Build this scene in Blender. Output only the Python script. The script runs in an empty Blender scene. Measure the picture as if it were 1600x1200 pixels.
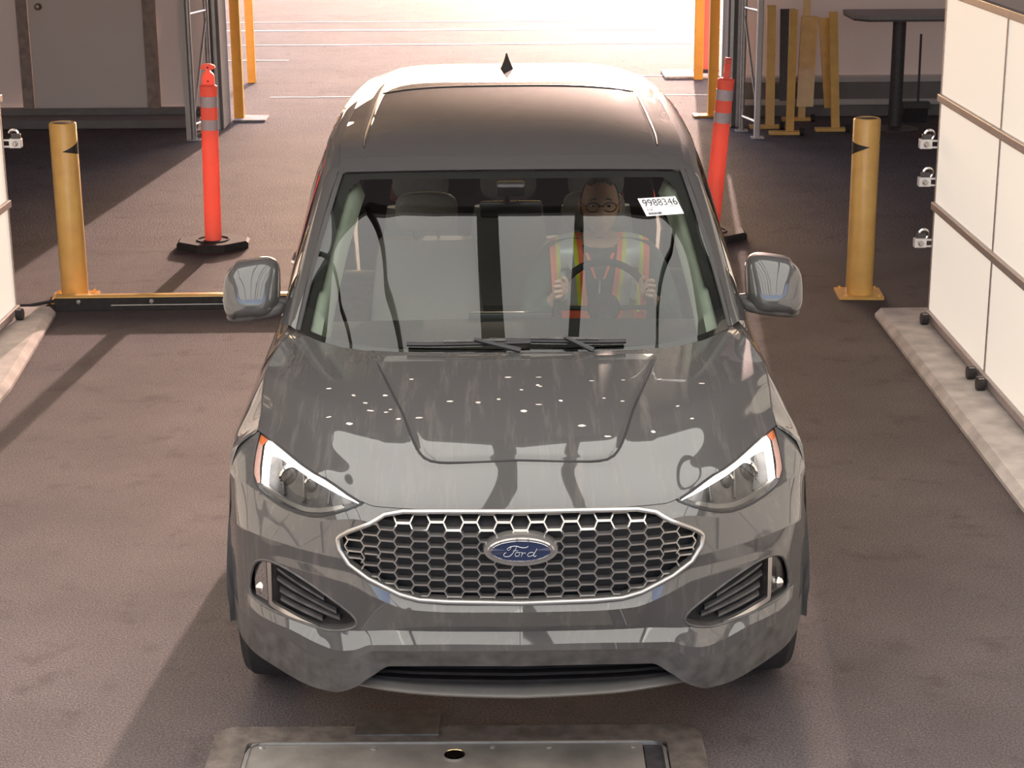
import bpy, bmesh, math, random
import numpy as np
from mathutils import Vector, Matrix
from mathutils.bvhtree import BVHTree
random.seed(7); np.random.seed(7)
SC = bpy.context.scene; COL = SC.collection
# ---------------------------------------------------------------- camera
cam_d = bpy.data.cameras.new('camera'); cam_d.sensor_width = 36; cam_d.lens = 36*2888/1600; cam_d.clip_end = 500
cam = bpy.data.objects.new('camera', cam_d); COL.objects.link(cam)
PITCH, ROLL = .2883, .0067
cam.matrix_world = Matrix.Translation((0, 0, 2.807)) @ Matrix.Rotation(math.pi/2-PITCH, 4, 'X') @ Matrix.Rotation(-ROLL, 4, 'Z')
SC.camera = cam
# ---------------------------------------------------------------- sky, sun, exposure
SUN_EL, SUN_AZ = math.radians(8.3), math.radians(4.8)     # low sun straight beyond the exit
world = bpy.data.worlds.new('sky'); SC.world = world; world.use_nodes = True
wn = world.node_tree.nodes; wl = world.node_tree.links
sky = wn.new('ShaderNodeTexSky'); sky.sky_type = 'NISHITA'; sky.sun_disc = False
sky.sun_elevation = SUN_EL; sky.sun_rotation = SUN_AZ; sky.dust_density = 2.0
tint = wn.new('ShaderNodeMix'); tint.data_type = 'RGBA'; tint.blend_type = 'MULTIPLY'; tint.inputs[0].default_value = 1; tint.inputs[7].default_value = (.94, .88, 1.10, 1)
wl.new(sky.outputs[0], tint.inputs[6]); wl.new(tint.outputs[2], wn['Background'].inputs[0]); wn['Background'].inputs[1].default_value = .66
sun_d = bpy.data.lights.new('sun', 'SUN'); sun_d.energy = 5.6; sun_d.angle = math.radians(.55); sun_d.color = (1, .69, .60)
sun = bpy.data.objects.new('sun', sun_d); COL.objects.link(sun)
sd = Vector((math.sin(SUN_AZ)*math.cos(SUN_EL), math.cos(SUN_AZ)*math.cos(SUN_EL), math.sin(SUN_EL)))
sun.rotation_euler = sd.to_track_quat('Z', 'Y').to_euler(); sun.location = sd*60
SC.view_settings.view_transform = 'Standard'; SC.view_settings.look = 'None'; SC.view_settings.gamma = 1
SC.view_settings.use_curve_mapping = False; SC.view_settings.exposure = 0.0
CEIL_E, WALL_E = 2.5, .58         # light panels overhead and along the two sides
# ---------------------------------------------------------------- materials
def nodes(name):
    m = bpy.data.materials.new(name); m.use_nodes = True
    return m, m.node_tree.nodes, m.node_tree.links, m.node_tree.nodes['Principled BSDF']
def mat(name, col, rough=.5, metal=0, coat=0, spec=.5, var=0, scale=20, bump=0, bscale=None, trans=0, rvar=0):
    m, n, l, p = nodes(name)
    p.inputs['Base Color'].default_value = (*col, 1); p.inputs['Roughness'].default_value = rough
    p.inputs['Metallic'].default_value = metal; p.inputs['Coat Weight'].default_value = coat
    p.inputs['Coat Roughness'].default_value = .03; p.inputs['Specular IOR Level'].default_value = spec
    tc = n.new('ShaderNodeTexCoord')
    if var or rvar:
        t = n.new('ShaderNodeTexNoise'); t.inputs['Scale'].default_value = scale; t.inputs['Detail'].default_value = 6
        l.new(tc.outputs['Object'], t.inputs['Vector'])
        if var:
            r = n.new('ShaderNodeValToRGB')
            r.color_ramp.elements[0].position = .3; r.color_ramp.elements[1].position = .7
            r.color_ramp.elements[0].color = (*[c*(1-var) for c in col], 1); r.color_ramp.elements[1].color = (*[min(1, c*(1+var)) for c in col], 1)
            l.new(t.outputs['Fac'], r.inputs[0]); l.new(r.outputs[0], p.inputs['Base Color'])
        if rvar:
            k = n.new('ShaderNodeMapRange'); k.inputs[3].default_value = max(0, rough-rvar); k.inputs[4].default_value = min(1, rough+rvar)
            l.new(t.outputs['Fac'], k.inputs[0]); l.new(k.outputs[0], p.inputs['Roughness'])
    if bump:
        t = n.new('ShaderNodeTexNoise'); t.inputs['Scale'].default_value = bscale or scale; t.inputs['Detail'].default_value = 4
        l.new(tc.outputs['Object'], t.inputs['Vector'])
        b = n.new('ShaderNodeBump'); b.inputs['Strength'].default_value = bump; b.inputs['Distance'].default_value = .01
        l.new(t.outputs['Fac'], b.inputs['Height']); l.new(b.outputs[0], p.inputs['Normal'])
    return m
def emit(name, col, s, gloss=0):
    m, n, l, p = nodes(name)
    p.inputs['Base Color'].default_value = (*[c*.8 for c in col], 1); p.inputs['Roughness'].default_value = .6
    p.inputs['Emission Color'].default_value = (*col, 1); p.inputs['Emission Strength'].default_value = s
    return m
def thin_glass(name, tint, ior=1.5, rough=0.0, boost=1.0):
    m, n, l, p = nodes(name); n.remove(p)
    tr = n.new('ShaderNodeBsdfTransparent'); tr.inputs[0].default_value = (*tint, 1)
    gl = n.new('ShaderNodeBsdfGlossy'); gl.inputs['Roughness'].default_value = rough
    fr = n.new('ShaderNodeFresnel'); fr.inputs[0].default_value = ior
    k = n.new('ShaderNodeMath'); k.operation = 'MULTIPLY'; k.inputs[1].default_value = boost; k.use_clamp = True
    mx = n.new('ShaderNodeMixShader'); l.new(fr.outputs[0], k.inputs[0]); l.new(k.outputs[0], mx.inputs[0])
    l.new(tr.outputs[0], mx.inputs[1]); l.new(gl.outputs[0], mx.inputs[2]); l.new(mx.outputs[0], n['Material Output'].inputs[0])
    return m
def translucent(name, col, f):
    m, n, l, p = nodes(name); p.inputs['Base Color'].default_value = (*col, 1); p.inputs['Roughness'].default_value = .5
    t = n.new('ShaderNodeBsdfTranslucent'); t.inputs[0].default_value = (*col, 1); x = n.new('ShaderNodeMixShader'); x.inputs[0].default_value = f
    l.new(p.outputs[0], x.inputs[1]); l.new(t.outputs[0], x.inputs[2]); l.new(x.outputs[0], n['Material Output'].inputs[0])
    tc = n.new('ShaderNodeTexCoord'); z = n.new('ShaderNodeTexNoise'); z.inputs['Scale'].default_value = 3; l.new(tc.outputs['Object'], z.inputs['Vector'])
    b = n.new('ShaderNodeBump'); b.inputs['Strength'].default_value = .15; b.inputs['Distance'].default_value = .01; l.new(z.outputs['Fac'], b.inputs['Height']); l.new(b.outputs[0], p.inputs['Normal'])
    return m
def asphalt():
    m, n, l, p = nodes('asphalt')
    tc = n.new('ShaderNodeTexCoord'); O = tc.outputs['Object']
    def noise(s, d=5, rough=.6):
        t = n.new('ShaderNodeTexNoise'); t.inputs['Scale'].default_value = s; t.inputs['Detail'].default_value = d
        t.inputs['Roughness'].default_value = rough; l.new(O, t.inputs['Vector']); return t.outputs['Fac']
    def ramp(f, a, b, ca, cb):
        r = n.new('ShaderNodeValToRGB'); r.color_ramp.elements[0].position = a; r.color_ramp.elements[1].position = b
        r.color_ramp.elements[0].color = (*ca, 1); r.color_ramp.elements[1].color = (*cb, 1); l.new(f, r.inputs[0]); return r.outputs[0]
    def mix(f, a, b, mode='MIX', fac=1):
        x = n.new('ShaderNodeMix'); x.data_type = 'RGBA'; x.blend_type = mode
        if f is None: x.inputs[0].default_value = fac
        else: l.new(f, x.inputs[0])
        l.new(a, x.inputs[6]); l.new(b, x.inputs[7]); return x.outputs[2]
    base = ramp(noise(1.1), .3, .72, (.108, .092, .096), (.172, .145, .147))
    fine = ramp(noise(120, 3, .7), .36, .70, (.42, .42, .42), (1.7, 1.65, 1.6))
    c = mix(None, base, fine, 'MULTIPLY', .75)
    st = ramp(noise(4.5, 7), .56, .70, (1, 1, 1), (.62, .60, .60))
    c = mix(None, c, st, 'MULTIPLY', .8)
    # cracks
    mp = n.new('ShaderNodeMapping'); l.new(O, mp.inputs[0]); mp.inputs['Scale'].default_value = (.55, .8, 1)
    nw = n.new('ShaderNodeTexNoise'); nw.inputs['Scale'].default_value = 1.6; l.new(O, nw.inputs['Vector'])
    va = n.new('ShaderNodeVectorMath'); va.operation = 'ADD'; l.new(mp.outputs[0], va.inputs[0]); l.new(nw.outputs['Color'], va.inputs[1])
    vo = n.new('ShaderNodeTexVoronoi'); vo.feature = 'DISTANCE_TO_EDGE'; vo.inputs['Scale'].default_value = .8; l.new(va.outputs[0], vo.inputs['Vector'])
    cr = ramp(vo.outputs['Distance'], .002, .008, (.45, .45, .45), (1, 1, 1))
    sep = n.new('ShaderNodeSeparateXYZ'); l.new(O, sep.inputs[0])
    far = n.new('ShaderNodeMapRange'); far.inputs[1].default_value = 12.85; far.inputs[2].default_value = 12.95; l.new(sep.outputs[1], far.inputs[0])
    farc = n.new('ShaderNodeMath'); farc.operation = 'GREATER_THAN'; farc.inputs[1].default_value = 19; l.new(sep.outputs[1], farc.inputs[0])
    cc = mix(None, c, cr, 'MULTIPLY', 1); c = mix(farc.outputs[0], c, cc)
    # coarse stone chips beyond the joint
    chip = ramp(noise(70, 3, .75), .42, .64, (.35, .35, .35), (2.0, 1.95, 1.9))
    c2 = mix(None, c, chip, 'MULTIPLY', .9); c = mix(far.outputs[0], c, c2)
    l.new(c, p.inputs['Base Color']); p.inputs['Roughness'].default_value = .8; p.inputs['Specular IOR Level'].default_value = .25
    rg_ = n.new('ShaderNodeMapRange'); rg_.inputs[1].default_value = 19; rg_.inputs[2].default_value = 34; rg_.inputs[3].default_value = .8; rg_.inputs[4].default_value = .64; l.new(sep.outputs[1], rg_.inputs[0]); l.new(rg_.outputs[0], p.inputs['Roughness'])
    b = n.new('ShaderNodeBump'); b.inputs['Strength'].default_value = .8; b.inputs['Distance'].default_value = .02
    hb = n.new('ShaderNodeMix'); hb.data_type = 'FLOAT'; l.new(far.outputs[0], hb.inputs[0]); l.new(noise(160, 3), hb.inputs[2]); l.new(noise(75, 3, .7), hb.inputs[3])
    l.new(hb.outputs[0], b.inputs['Height']); l.new(b.outputs[0], p.inputs['Normal'])
    return m
def paint(name, dirt):
    m, n, l, p = nodes(name)
    tc = n.new('ShaderNodeTexCoord'); O = tc.outputs['Object']
    p.inputs['Metallic'].default_value = 0; p.inputs['Roughness'].default_value = .6; p.inputs['Specular IOR Level'].default_value = .1
    p.inputs['Coat Weight'].default_value = 1; p.inputs['Coat Roughness'].default_value = .02; p.inputs['Coat IOR'].default_value = 1.75
    base = (.072, .068, .066, 1)
    p.inputs['Base Color'].default_value = base
    if dirt:
        # dried rain runs along the bonnet, stretched front to back, with a few mud specks
        mp = n.new('ShaderNodeMapping'); l.new(O, mp.inputs[0]); mp.inputs['Scale'].default_value = dirt
        t = n.new('ShaderNodeTexNoise'); t.inputs['Scale'].default_value = 1; t.inputs['Detail'].default_value = 8; t.inputs['Roughness'].default_value = .72
        l.new(mp.outputs[0], t.inputs['Vector'])
        r = n.new('ShaderNodeValToRGB'); r.color_ramp.elements[0].position = .52; r.color_ramp.elements[1].position = .9
        r.color_ramp.elements[0].color = (0, 0, 0, 1); r.color_ramp.elements[1].color = (.55, .55, .55, 1); l.new(t.outputs['Fac'], r.inputs[0])
        x = n.new('ShaderNodeMix'); x.data_type = 'RGBA'; l.new(r.outputs[0], x.inputs[0]); x.inputs[6].default_value = base; x.inputs[7].default_value = (.26, .225, .20, 1)
        l.new(x.outputs[2], p.inputs['Base Color'])
        k = n.new('ShaderNodeMapRange'); k.inputs[3].default_value = 1; k.inputs[4].default_value = .5; l.new(r.outputs[0], k.inputs[0]); l.new(k.outputs[0], p.inputs['Coat Weight'])
    return m
M = dict(
 asphalt=asphalt(), concrete=mat('concrete', (.64, .57, .52), .85, var=.22, scale=7, bump=.25, bscale=90),
 panel=emit('light_panel', (1, .90, .78), WALL_E), ceil=emit('ceiling_light_panel', (1, .98, .93), CEIL_E),
 rail=mat('panel_rail_metal', (.44, .38, .37), .45, .3, var=.1, scale=30), beam=mat('ceiling_beam', (.09, .08, .08), .6, var=.15),
 yellow=mat('yellow_paint', (1, .56, .16), .38, var=.12, scale=9, coat=.2), orange=translucent('orange_plastic', (1, .34, .27), .5),
 rubber=mat('black_rubber', (.035, .031, .031), .8, var=.25, scale=25, bump=.2, bscale=80), band=mat('reflective_band', (.70, .62, .66), .35, var=.1, scale=90),
 black=mat('black_plastic', (.08, .07, .072), .45, var=.2, scale=30), sticker_black=mat('black_tape', (.03, .028, .028), .5, var=.2),
 fabric=translucent('tent_fabric', (.70, .64, .62), .028), door=translucent('white_door', (.76, .71, .67), .085),
 wood=mat('weathered_timber', (.44, .34, .29), .8, var=.25, scale=12), steel=mat('brushed_aluminium', (.55, .53, .51), .38, .7, var=.12, scale=20),
 canopy=translucent('tent_roof_fabric', (.34, .305, .305), .5), greywall=mat('grey_jamb', (.25, .23, .22), .7, var=.1, scale=6),
 white=mat('white_paint_line', (.75, .70, .62), .7, var=.25, scale=18), tabletop=mat('grey_tabletop', (.30, .28, .27), .5, var=.08),
 plate=mat('worn_steel_plate', (.27, .24, .212), .55, .15, var=.3, scale=6, bump=.1, bscale=60), mortar=mat('rough_concrete_surround', (.15, .122, .105), .9, var=.4, scale=16, bump=.5, bscale=45),
 paint=paint('grey_metallic_paint', None), hoodpaint=paint('grey_metallic_paint_dusty', (26, 2.2, 2.2)), bumppaint=paint('grey_metallic_paint_splashed', (24, 24, 3)),
 trim=mat('grey_plastic_cladding', (.085, .078, .075), .55, var=.35, scale=22, bump=.1), darktrim=mat('dark_trim', (.022, .02, .021), .35, var=.15),
 silver=mat('satin_silver', (.48, .455, .43), .28, .85, var=.05), chrome=mat('chrome', (.8, .79, .77), .1, 1.0, var=.03), dark=mat('dark_void', (.014, .012, .013), .6, var=.1),
 glass=thin_glass('windshield_glass', (.84, .90, .84), 1.52, 0, 1.6), sideglass=thin_glass('tinted_glass', (.30, .33, .32), 1.52, 0, 1.1), doorglass=thin_glass('door_glass', (.62, .66, .63), 1.52, 0, 1.1),
 lens=thin_glass('clear_lens', (.93, .93, .92), 1.5), mirror=mat('mirror_glass', (.85, .87, .88), .02, 1.0, var=.01),
 drl=emit('daylight_lamp', (1, .98, .95), 4), amber=mat('amber_reflector', (.95, .28, .10), .25, coat=1, var=.08, scale=60),
 lamp_in=mat('lamp_housing', (.14, .132, .128), .35, .4, var=.5, scale=18), blue=mat('emblem_blue', (.02, .032, .085), .25, .2, coat=1, var=.1),
 pinkclear=mat('pale_side_reflector', (.78, .50, .44), .3, coat=1, var=.06, scale=60),
 tyre=mat('tyre_rubber', (.025, .023, .023), .85, var=.2, scale=40), rim=mat('wheel_alloy', (.16, .155, .15), .35, .8, var=.08),
 seat=mat('seat_fabric', (.26, .24, .236), .8, var=.05, scale=60), dash=mat('dashboard_plastic', (.03, .028, .028), .95, spec=.05, var=.15, scale=80, bump=.1),
 trimlight=mat('pale_pillar_trim', (.62, .66, .58), .7, var=.05), headliner=mat('headliner', (.60, .57, .55), .9, var=.08),
 paper=mat('white_paper', (.82, .80, .80), .6, var=.02), ink=mat('black_ink', (.03, .03, .035), .6, var=.05),
 skin=mat('skin', (.52, .30, .22), .5, var=.08, scale=18), hair=mat('grey_hair', (.12, .105, .10), .6, var=.3, scale=80),
 jacket=mat('dark_jacket', (.06, .075, .072), .8, var=.2, scale=30), vorange=mat('vest_orange', (1, .20, .11), .6, var=.06), vyellow=mat('vest_yellow', (.72, .75, .06), .6, var=.06),
 vsilver=mat('vest_reflective', (.62, .66, .70), .35, .2, var=.05), lensdark=mat('spectacle_frame', (.03, .028, .03), .3, var=.1), eye=mat('eye_white', (.7, .68, .65), .3, var=.03), lip=mat('lips', (.42, .20, .16), .5, var=.05),
 brick=mat('bollard_cap', (.05, .045, .045), .5, var=.3, scale=40), knob=mat('brass_knob', (.35, .30, .22), .3, .8, var=.1),
 orange2=mat('orange_yellow_paint', (1, .48, .07), .4, var=.08, scale=9), cable=mat('cable_sheath', (.03, .028, .028), .6, var=.2),
)
# ---------------------------------------------------------------- mesh helpers
def link(o, parent=None):
    COL.objects.link(o)
    if parent: o.parent = parent
    return o
def mk(name, V, F, m, parent=None, smooth=False, sharp=32):
    me = bpy.data.meshes.new(name); me.from_pydata([tuple(map(float, v)) for v in V], [], [tuple(map(int, f)) for f in F]); me.update()
    for mm in (m if isinstance(m, (list, tuple)) else [m]): me.materials.append(M[mm])
    if smooth:
        me.polygons.foreach_set('use_smooth', [True]*len(me.polygons)); me.set_sharp_from_angle(angle=math.radians(sharp))
    return link(bpy.data.objects.new(name, me), parent)
def tag(o, label=None, cat=None, group=None, kind=None):
    for k, v in (('label', label), ('category', cat), ('group', group), ('kind', kind)):
        if v: o[k] = v
    return o
def empty(name, loc=(0, 0, 0), rz=0, parent=None):
    o = bpy.data.objects.new(name, None); o.empty_display_size = .1; o.location = loc; o.rotation_euler = (0, 0, rz); return link(o, parent)
def copy_tree(o, parent=None):
    c = o.copy(); COL.objects.link(c); c.parent = parent
    for ch in list(o.children): copy_tree(ch, c)
    return c
class MB:
    def __init__(s): s.V = []; s.F = []
    def add(s, V, F):
        b = len(s.V); s.V += [tuple(v) for v in V]; s.F += [tuple(i+b for i in f) for f in F]; return s
    def box(s, a, b, bev=0):
        x0, y0, z0 = a; x1, y1, z1 = b
        if bev <= 0:
            return s.add([(x, y, z) for z in (z0, z1) for y in (y0, y1) for x in (x0, x1)],
                         [(0, 2, 3, 1), (4, 5, 7, 6), (0, 1, 5, 4), (2, 6, 7, 3), (0, 4, 6, 2), (1, 3, 7, 5)])
        bm = bmesh.new(); bmesh.ops.create_cube(bm, size=1)
        for v in bm.verts: v.co = Vector(((x0+x1)/2+v.co.x*(x1-x0), (y0+y1)/2+v.co.y*(y1-y0), (z0+z1)/2+v.co.z*(z1-z0)))
        bmesh.ops.bevel(bm, geom=bm.edges[:], offset=bev, segments=2, affect='EDGES', profile=.5)
        bm.verts.index_update(); s.add([v.co for v in bm.verts], [[v.index for v in f.verts] for f in bm.faces]); bm.free(); return s
    def tube(s, path, r, n=8, cap=True, closed=False, flat=1.0):
        P = [Vector(p) for p in path]; N = len(P); rs = r if hasattr(r, '__len__') else [r]*N; V = []; F = []; up = None
        for i, p in enumerate(P):
            t = (P[(i+1) % N]-P[i-1]) if closed else (P[min(i+1, N-1)]-P[max(i-1, 0)])
            t.normalize()
            if up is None: up = Vector((0, 0, 1)) if abs(t.z) < .9 else Vector((0, 1, 0))
            a = t.cross(up); a.normalize(); b = a.cross(t); b.normalize(); up = b
            V += [p+rs[i]*(math.cos(2*math.pi*k/n)*a+flat*math.sin(2*math.pi*k/n)*b) for k in range(n)]
        for i in range(N if closed else N-1):
            j = (i+1) % N
            F += [(i*n+k, i*n+(k+1) % n, j*n+(k+1) % n, j*n+k) for k in range(n)]
        if cap and not closed: F += [tuple(range(n))[::-1], tuple((N-1)*n+k for k in range(n))]
        return s.add(V, F)
    def lathe(s, prof, n=24, c=(0, 0, 0), axis='z'):
        V = []; F = []
        for r, h in prof:
            for k in range(n):
                a = 2*math.pi*k/n; q = (r*math.cos(a), r*math.sin(a), h)
                if axis == 'x': q = (q[2], q[0], q[1])
                if axis == 'y': q = (q[0], q[2], q[1])
                V.append((c[0]+q[0], c[1]+q[1], c[2]+q[2]))
        m = len(prof)
        for i in range(m-1): F += [(i*n+k, i*n+(k+1) % n, (i+1)*n+(k+1) % n, (i+1)*n+k) for k in range(n)]
        F += [tuple(range(n))[::-1], tuple((m-1)*n+k for k in range(n))]
        return s.add(V, F)
    def prism(s, poly, h0, h1, ax='z'):
        n = len(poly); T = {'z': lambda p, h: (p[0], p[1], h), 'y': lambda p, h: (p[0], h, p[1]), 'x': lambda p, h: (h, p[0], p[1])}[ax]
        return s.add([T(p, h0) for p in poly]+[T(p, h1) for p in poly], [tuple(range(n))[::-1], tuple(range(n, 2*n))]+[(i, (i+1) % n, n+(i+1) % n, n+i) for i in range(n)])
    def grid(s, G, flip=False):
        a, b = G.shape[:2]; V = G.reshape(-1, 3); F = [(i*b+j, i*b+j+1, (i+1)*b+j+1, (i+1)*b+j) for i in range(a-1) for j in range(b-1)]
        return s.add(V, [f[::-1] for f in F] if flip else F)
    def build(s, name, m, parent=None, smooth=False, sharp=32): return mk(name, s.V, s.F, m, parent, smooth, sharp)
def rounded(w, d, r, n=5):
    return [(sx*(w/2-r)+r*math.cos(a), sy*(d/2-r)+r*math.sin(a)) for sx, sy, a0 in ((1, 1, 0), (-1, 1, 90), (-1, -1, 180), (1, -1, 270)) for a in [math.radians(a0+90*k/n) for k in range(n+1)]]
# ---------------------------------------------------------------- car surface maths (car frame: x right, y back from the nose, z up)
def pchip(xs, ys, x):
    xs = np.array(xs, float); ys = np.array(ys, float); h = np.diff(xs); d = np.diff(ys)/h
    m = np.zeros_like(ys); m[0] = d[0]; m[-1] = d[-1]
    for i in range(1, len(xs)-1):
        m[i] = 0 if d[i-1]*d[i] <= 0 else 3*(h[i-1]+h[i])/((2*h[i]+h[i-1])/d[i-1]+(h[i]+2*h[i-1])/d[i])
    x = np.clip(np.asarray(x, float), xs[0], xs[-1])
    i = np.clip(np.searchsorted(xs, x, side='right')-1, 0, len(xs)-2); t = (x-xs[i])/h[i]
    return (2*t**3-3*t**2+1)*ys[i]+(t**3-2*t**2+t)*h[i]*m[i]+(-2*t**3+3*t**2)*ys[i+1]+(t**3-t**2)*h[i]*m[i+1]
def plan(x): return pchip([0, .3, .5, .65, .75, .83, .89, .93], [0, .018, .06, .13, .205, .30, .42, .56], np.abs(x))
# fascia rails from the bonnet edge down: x stations, height, setback behind the plan curve
RAILS = [
 ([0, .43, .46, .60, .752, .83, .88, .93], [.905, .907, .913, .962, .968, .968, .945, .90], [.06, .06, .062, .12, .285, .36, .285, .11]),
 ([0, .21, .40, .48, .62, .72, .81, .85, .93], [.853, .857, .868, .880, .853, .850, .859, .862, .84], [0, 0, .005, .01, .03, .06, .10, .10, .05]),
 ([0, .40, .60, .74, .83, .90, .93], [.764, .743, .759, .764, .755, .725, .70], [-.002, 0, 0, 0, 0, 0, 0]),
 ([0, .21, .33, .44, .52, .70, .81, .90, .93], [.636, .633, .641, .685, .717, .721, .690, .641, .62], [-.002, -.002, -.002, -.002, 0, 0, 0, 0, 0]),
 ([0, .21, .33, .44, .52, .70, .81, .90, .93], [.615, .613, .617, .649, .678, .694, .664, .617, .60], [-.02, -.02, -.018, -.012, -.006, -.002, 0, 0, 0]),
 ([0, .21, .37, .49, .61, .73, .83, .90, .93], [.540, .538, .536, .525, .519, .531, .535, .541, .54], [.01, .01, .01, .005, 0, 0, 0, 0, 0]),
 ([0, .14, .448, .502, .555, .605, .718, .834, .93], [.510, .510, .495, .475, .468, .476, .501, .502, .475], [-.018, -.018, -.02, -.026, -.03, -.03, -.028, -.02, -.005]),
 ([0, .14, .439, .494, .547, .607, .72, .836, .93], [.490, .488, .476, .448, .436, .438, .462, .465, .44], [-.016, -.016, -.018, -.024, -.03, -.03, -.028, -.02, 0]),
 ([0, .14, .393, .452, .508, .573, .61, .803, .93], [.423, .422, .415, .382, .340, .315, .315, .343, .343], [.02, .02, .015, 0, -.005, -.005, -.005, 0, .01]),
]
def rails_at(x):
    x = np.abs(x)
    return np.array([pchip(a, b, x) for a, b, c in RAILS]), np.array([pchip(a, c, x) for a, b, c in RAILS])
def fascia_y(x, z):
    x = np.atleast_1d(np.asarray(x, float)); z = np.atleast_1d(np.asarray(z, float))
    Z, D = rails_at(x); out = np.empty_like(x)
    for k in range(len(x)):
        out[k] = np.interp(z[k], Z[::-1, k], D[::-1, k])
    return plan(x)+out
def curve(pts, t):
    p = np.array(pts, float); s = np.r_[0, np.cumsum(np.linalg.norm(np.diff(p, axis=0), axis=1))]; s /= s[-1]
    return np.stack([pchip(s, p[:, i], t) for i in range(p.shape[1])], -1)
def coons(c0, c1, d0, d1, u, v):      # c0/c1: curves along v at u=0/1; d0/d1: curves along u at v=0/1
    A = curve(c0, v); B = curve(c1, v); C = curve(d0, u); D = curve(d1, u); u = u[..., None]; v = v[..., None]
    p00, p10, p01, p11 = [np.array(p, float) for p in (c0[0], c1[0], c0[-1], c1[-1])]
    return (1-u)*A+u*B+(1-v)*C+v*D-((1-u)*(1-v)*p00+u*(1-v)*p10+(1-u)*v*p01+u*v*p11)
HOOD_C = [(0, .06, .907), (0, .08, .920), (0, .13, .942), (0, .3, .995), (0, .45, 1.032), (0, .6, 1.058), (0, .8, 1.077), (0, 1.12, 1.091)]
HOOD_S = [(.84, .66, .968), (.842, .78, .985), (.85, .93, 1.035), (.852, 1.03, 1.062), (.842, 1.3, 1.068), (.80, 1.53, 1.075)]
HOOD_F = [(0, .06, .907), (.2, .066, .907), (.43, .10, .909), (.46, .113, .915), (.60, .222, .964), (.752, .49, .970), (.84, .66, .968)]
HOOD_R = [(0, 1.12, 1.09), (.3, 1.125, 1.09), (.5, 1.17, 1.088), (.65, 1.27, 1.085), (.75, 1.42, 1.08), (.80, 1.53, 1.075)]
def hood(u, v): return coons(HOOD_C, HOOD_S, HOOD_F, HOOD_R, u, v)
WS_T = [(0, 1.92, 1.592), (.3, 1.925, 1.592), (.5, 1.94, 1.588), (.655, 1.97, 1.578)]
WS_B = [(0, 1.14, 1.076), (.3, 1.15, 1.076), (.5, 1.2, 1.075), (.65, 1.30, 1.077), (.785, 1.46, 1.085)]
def windshield(u, v):                 # u 0..1 centre to edge, v 0..1 bottom to top
    B = curve(WS_B, u); T = curve(WS_T, u); v = v[..., None]
    P = B*(1-v)+T*v
    b = (4*v*(1-v))[..., 0]; P[..., 1] -= .018*b; P[..., 2] += .028*b
    return P
# ================================================================ THE SETTING
fl = MB(); fl.grid(np.array([[(x, y, 0) for y in (-25, 0, 10, 20, 40, 220)] for x in (-90, -20, 0, 20, 90)], float), flip=True)
floor = tag(fl.build('floor', 'asphalt'), kind='structure')
for y, x0, x1, w in ((28.3, -9, 9, .16), (29.6, -9, 9, .10), (26.3, -9, 9, .10), (24.4, -8, -2.9, .08), (22.6, -1.6, 6, .09), (20.85, -2.7, 2.6, .06)):
    k = 24; xs = np.linspace(x0, x1, k); wob = np.cumsum(np.random.uniform(-.02, .02, k))
    G = np.array([[(x, y+wob[i]-x*.014-w/2, .004), (x, y+wob[i]-x*.014+w/2*random.uniform(.6, 1.1), .004)] for i, x in enumerate(xs)])
    MB().grid(G, flip=True).build('painted_line', 'white', floor)
# concrete kerb pads under the light walls
def kerb(name, pts, h):
    n = len(pts); ins = [(p[0]+(.035 if p[0] < c else -.035), p[1]) for p, c in ((p, sum(q[0] for q in pts)/n) for p in pts)]
    b = MB(); V = [(x, y, -.02) for x, y in pts]+[(x, y, h*.35) for x, y in pts]+[(x, y, h) for x, y in ins]
    F = [tuple(range(2*n, 3*n))]+[(r*n+i, r*n+(i+1) % n, (r+1)*n+(i+1) % n, (r+1)*n+i) for r in (0, 1) for i in range(n)]
    return tag(b.add(V, F).build(name, 'concrete'), kind='structure')
kerb('trim_1', [(2.19, -3), (3.4, -3), (3.4, 10.85), (2.20, 10.85)], .055)
kerb('trim_2', [(-3.9, -3), (-2.60, -3), (-2.66, 9.4), (-2.80, 11.02), (-3.9, 11.02)], .055)
def light_wall(name, x, y1, side, nc):
    root = tag(empty(name, (x, 0, 0)), kind='structure'); pw = 1.335; z0, zs = .095, (.735, 1.36, 1.955)
    hz = [z0]+list(zs); t = .03*side
    pm = {}
    for c in range(nc):
        for r in range(3):
            a, b = hz[r]+.022, hz[r+1]-.022
            mb = MB().box((min(0, t), -pw+.012, a), (max(0, t), -.012, b))
            if r not in pm: pm[r] = mb.build('light_panel', 'panel', root); o = pm[r]
            else: o = link(bpy.data.objects.new('light_panel', pm[r].data), root)
            o.location = (0, y1-c*pw, 0)
    for z in hz:
        MB().box((-.022 if side > 0 else -.02, y1-nc*pw, z-.022), (.02 if side > 0 else .022, y1+.008, z+.022), .004).build('horizontal_rail', 'rail', root)
    for c in range(0, nc+1):
        MB().box((-.004 if side > 0 else -.02, y1-c*pw-.012, z0), (.02 if side > 0 else .004, y1-c*pw+.012, zs[-1])).build('mullion', 'rail', root)
    cast = None
    for c in range(nc):
        for d in (.12, 1.25):
            if cast is None:
                cast = MB().lathe([(.0, -.02), (.034, -.02), (.036, -.008), (.036, .008), (.034, .02), (0, .02)], 14, (-.05*side, 0, .088), 'x').build('caster', 'rubber', root, True); o = cast
                MB().box((-.05*side-.014, -.02, .10), (-.05*side+.014, .02, .122)).build('caster_fork', 'rail', cast)
            else: o = copy_tree(cast, root)
            o.location = (0, y1-c*pw-d, 0)
    return root
light_wall('wall_right', 2.46, 10.57, 1, 9)
light_wall('wall_left', -2.985, 10.82, -1, 9)
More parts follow.
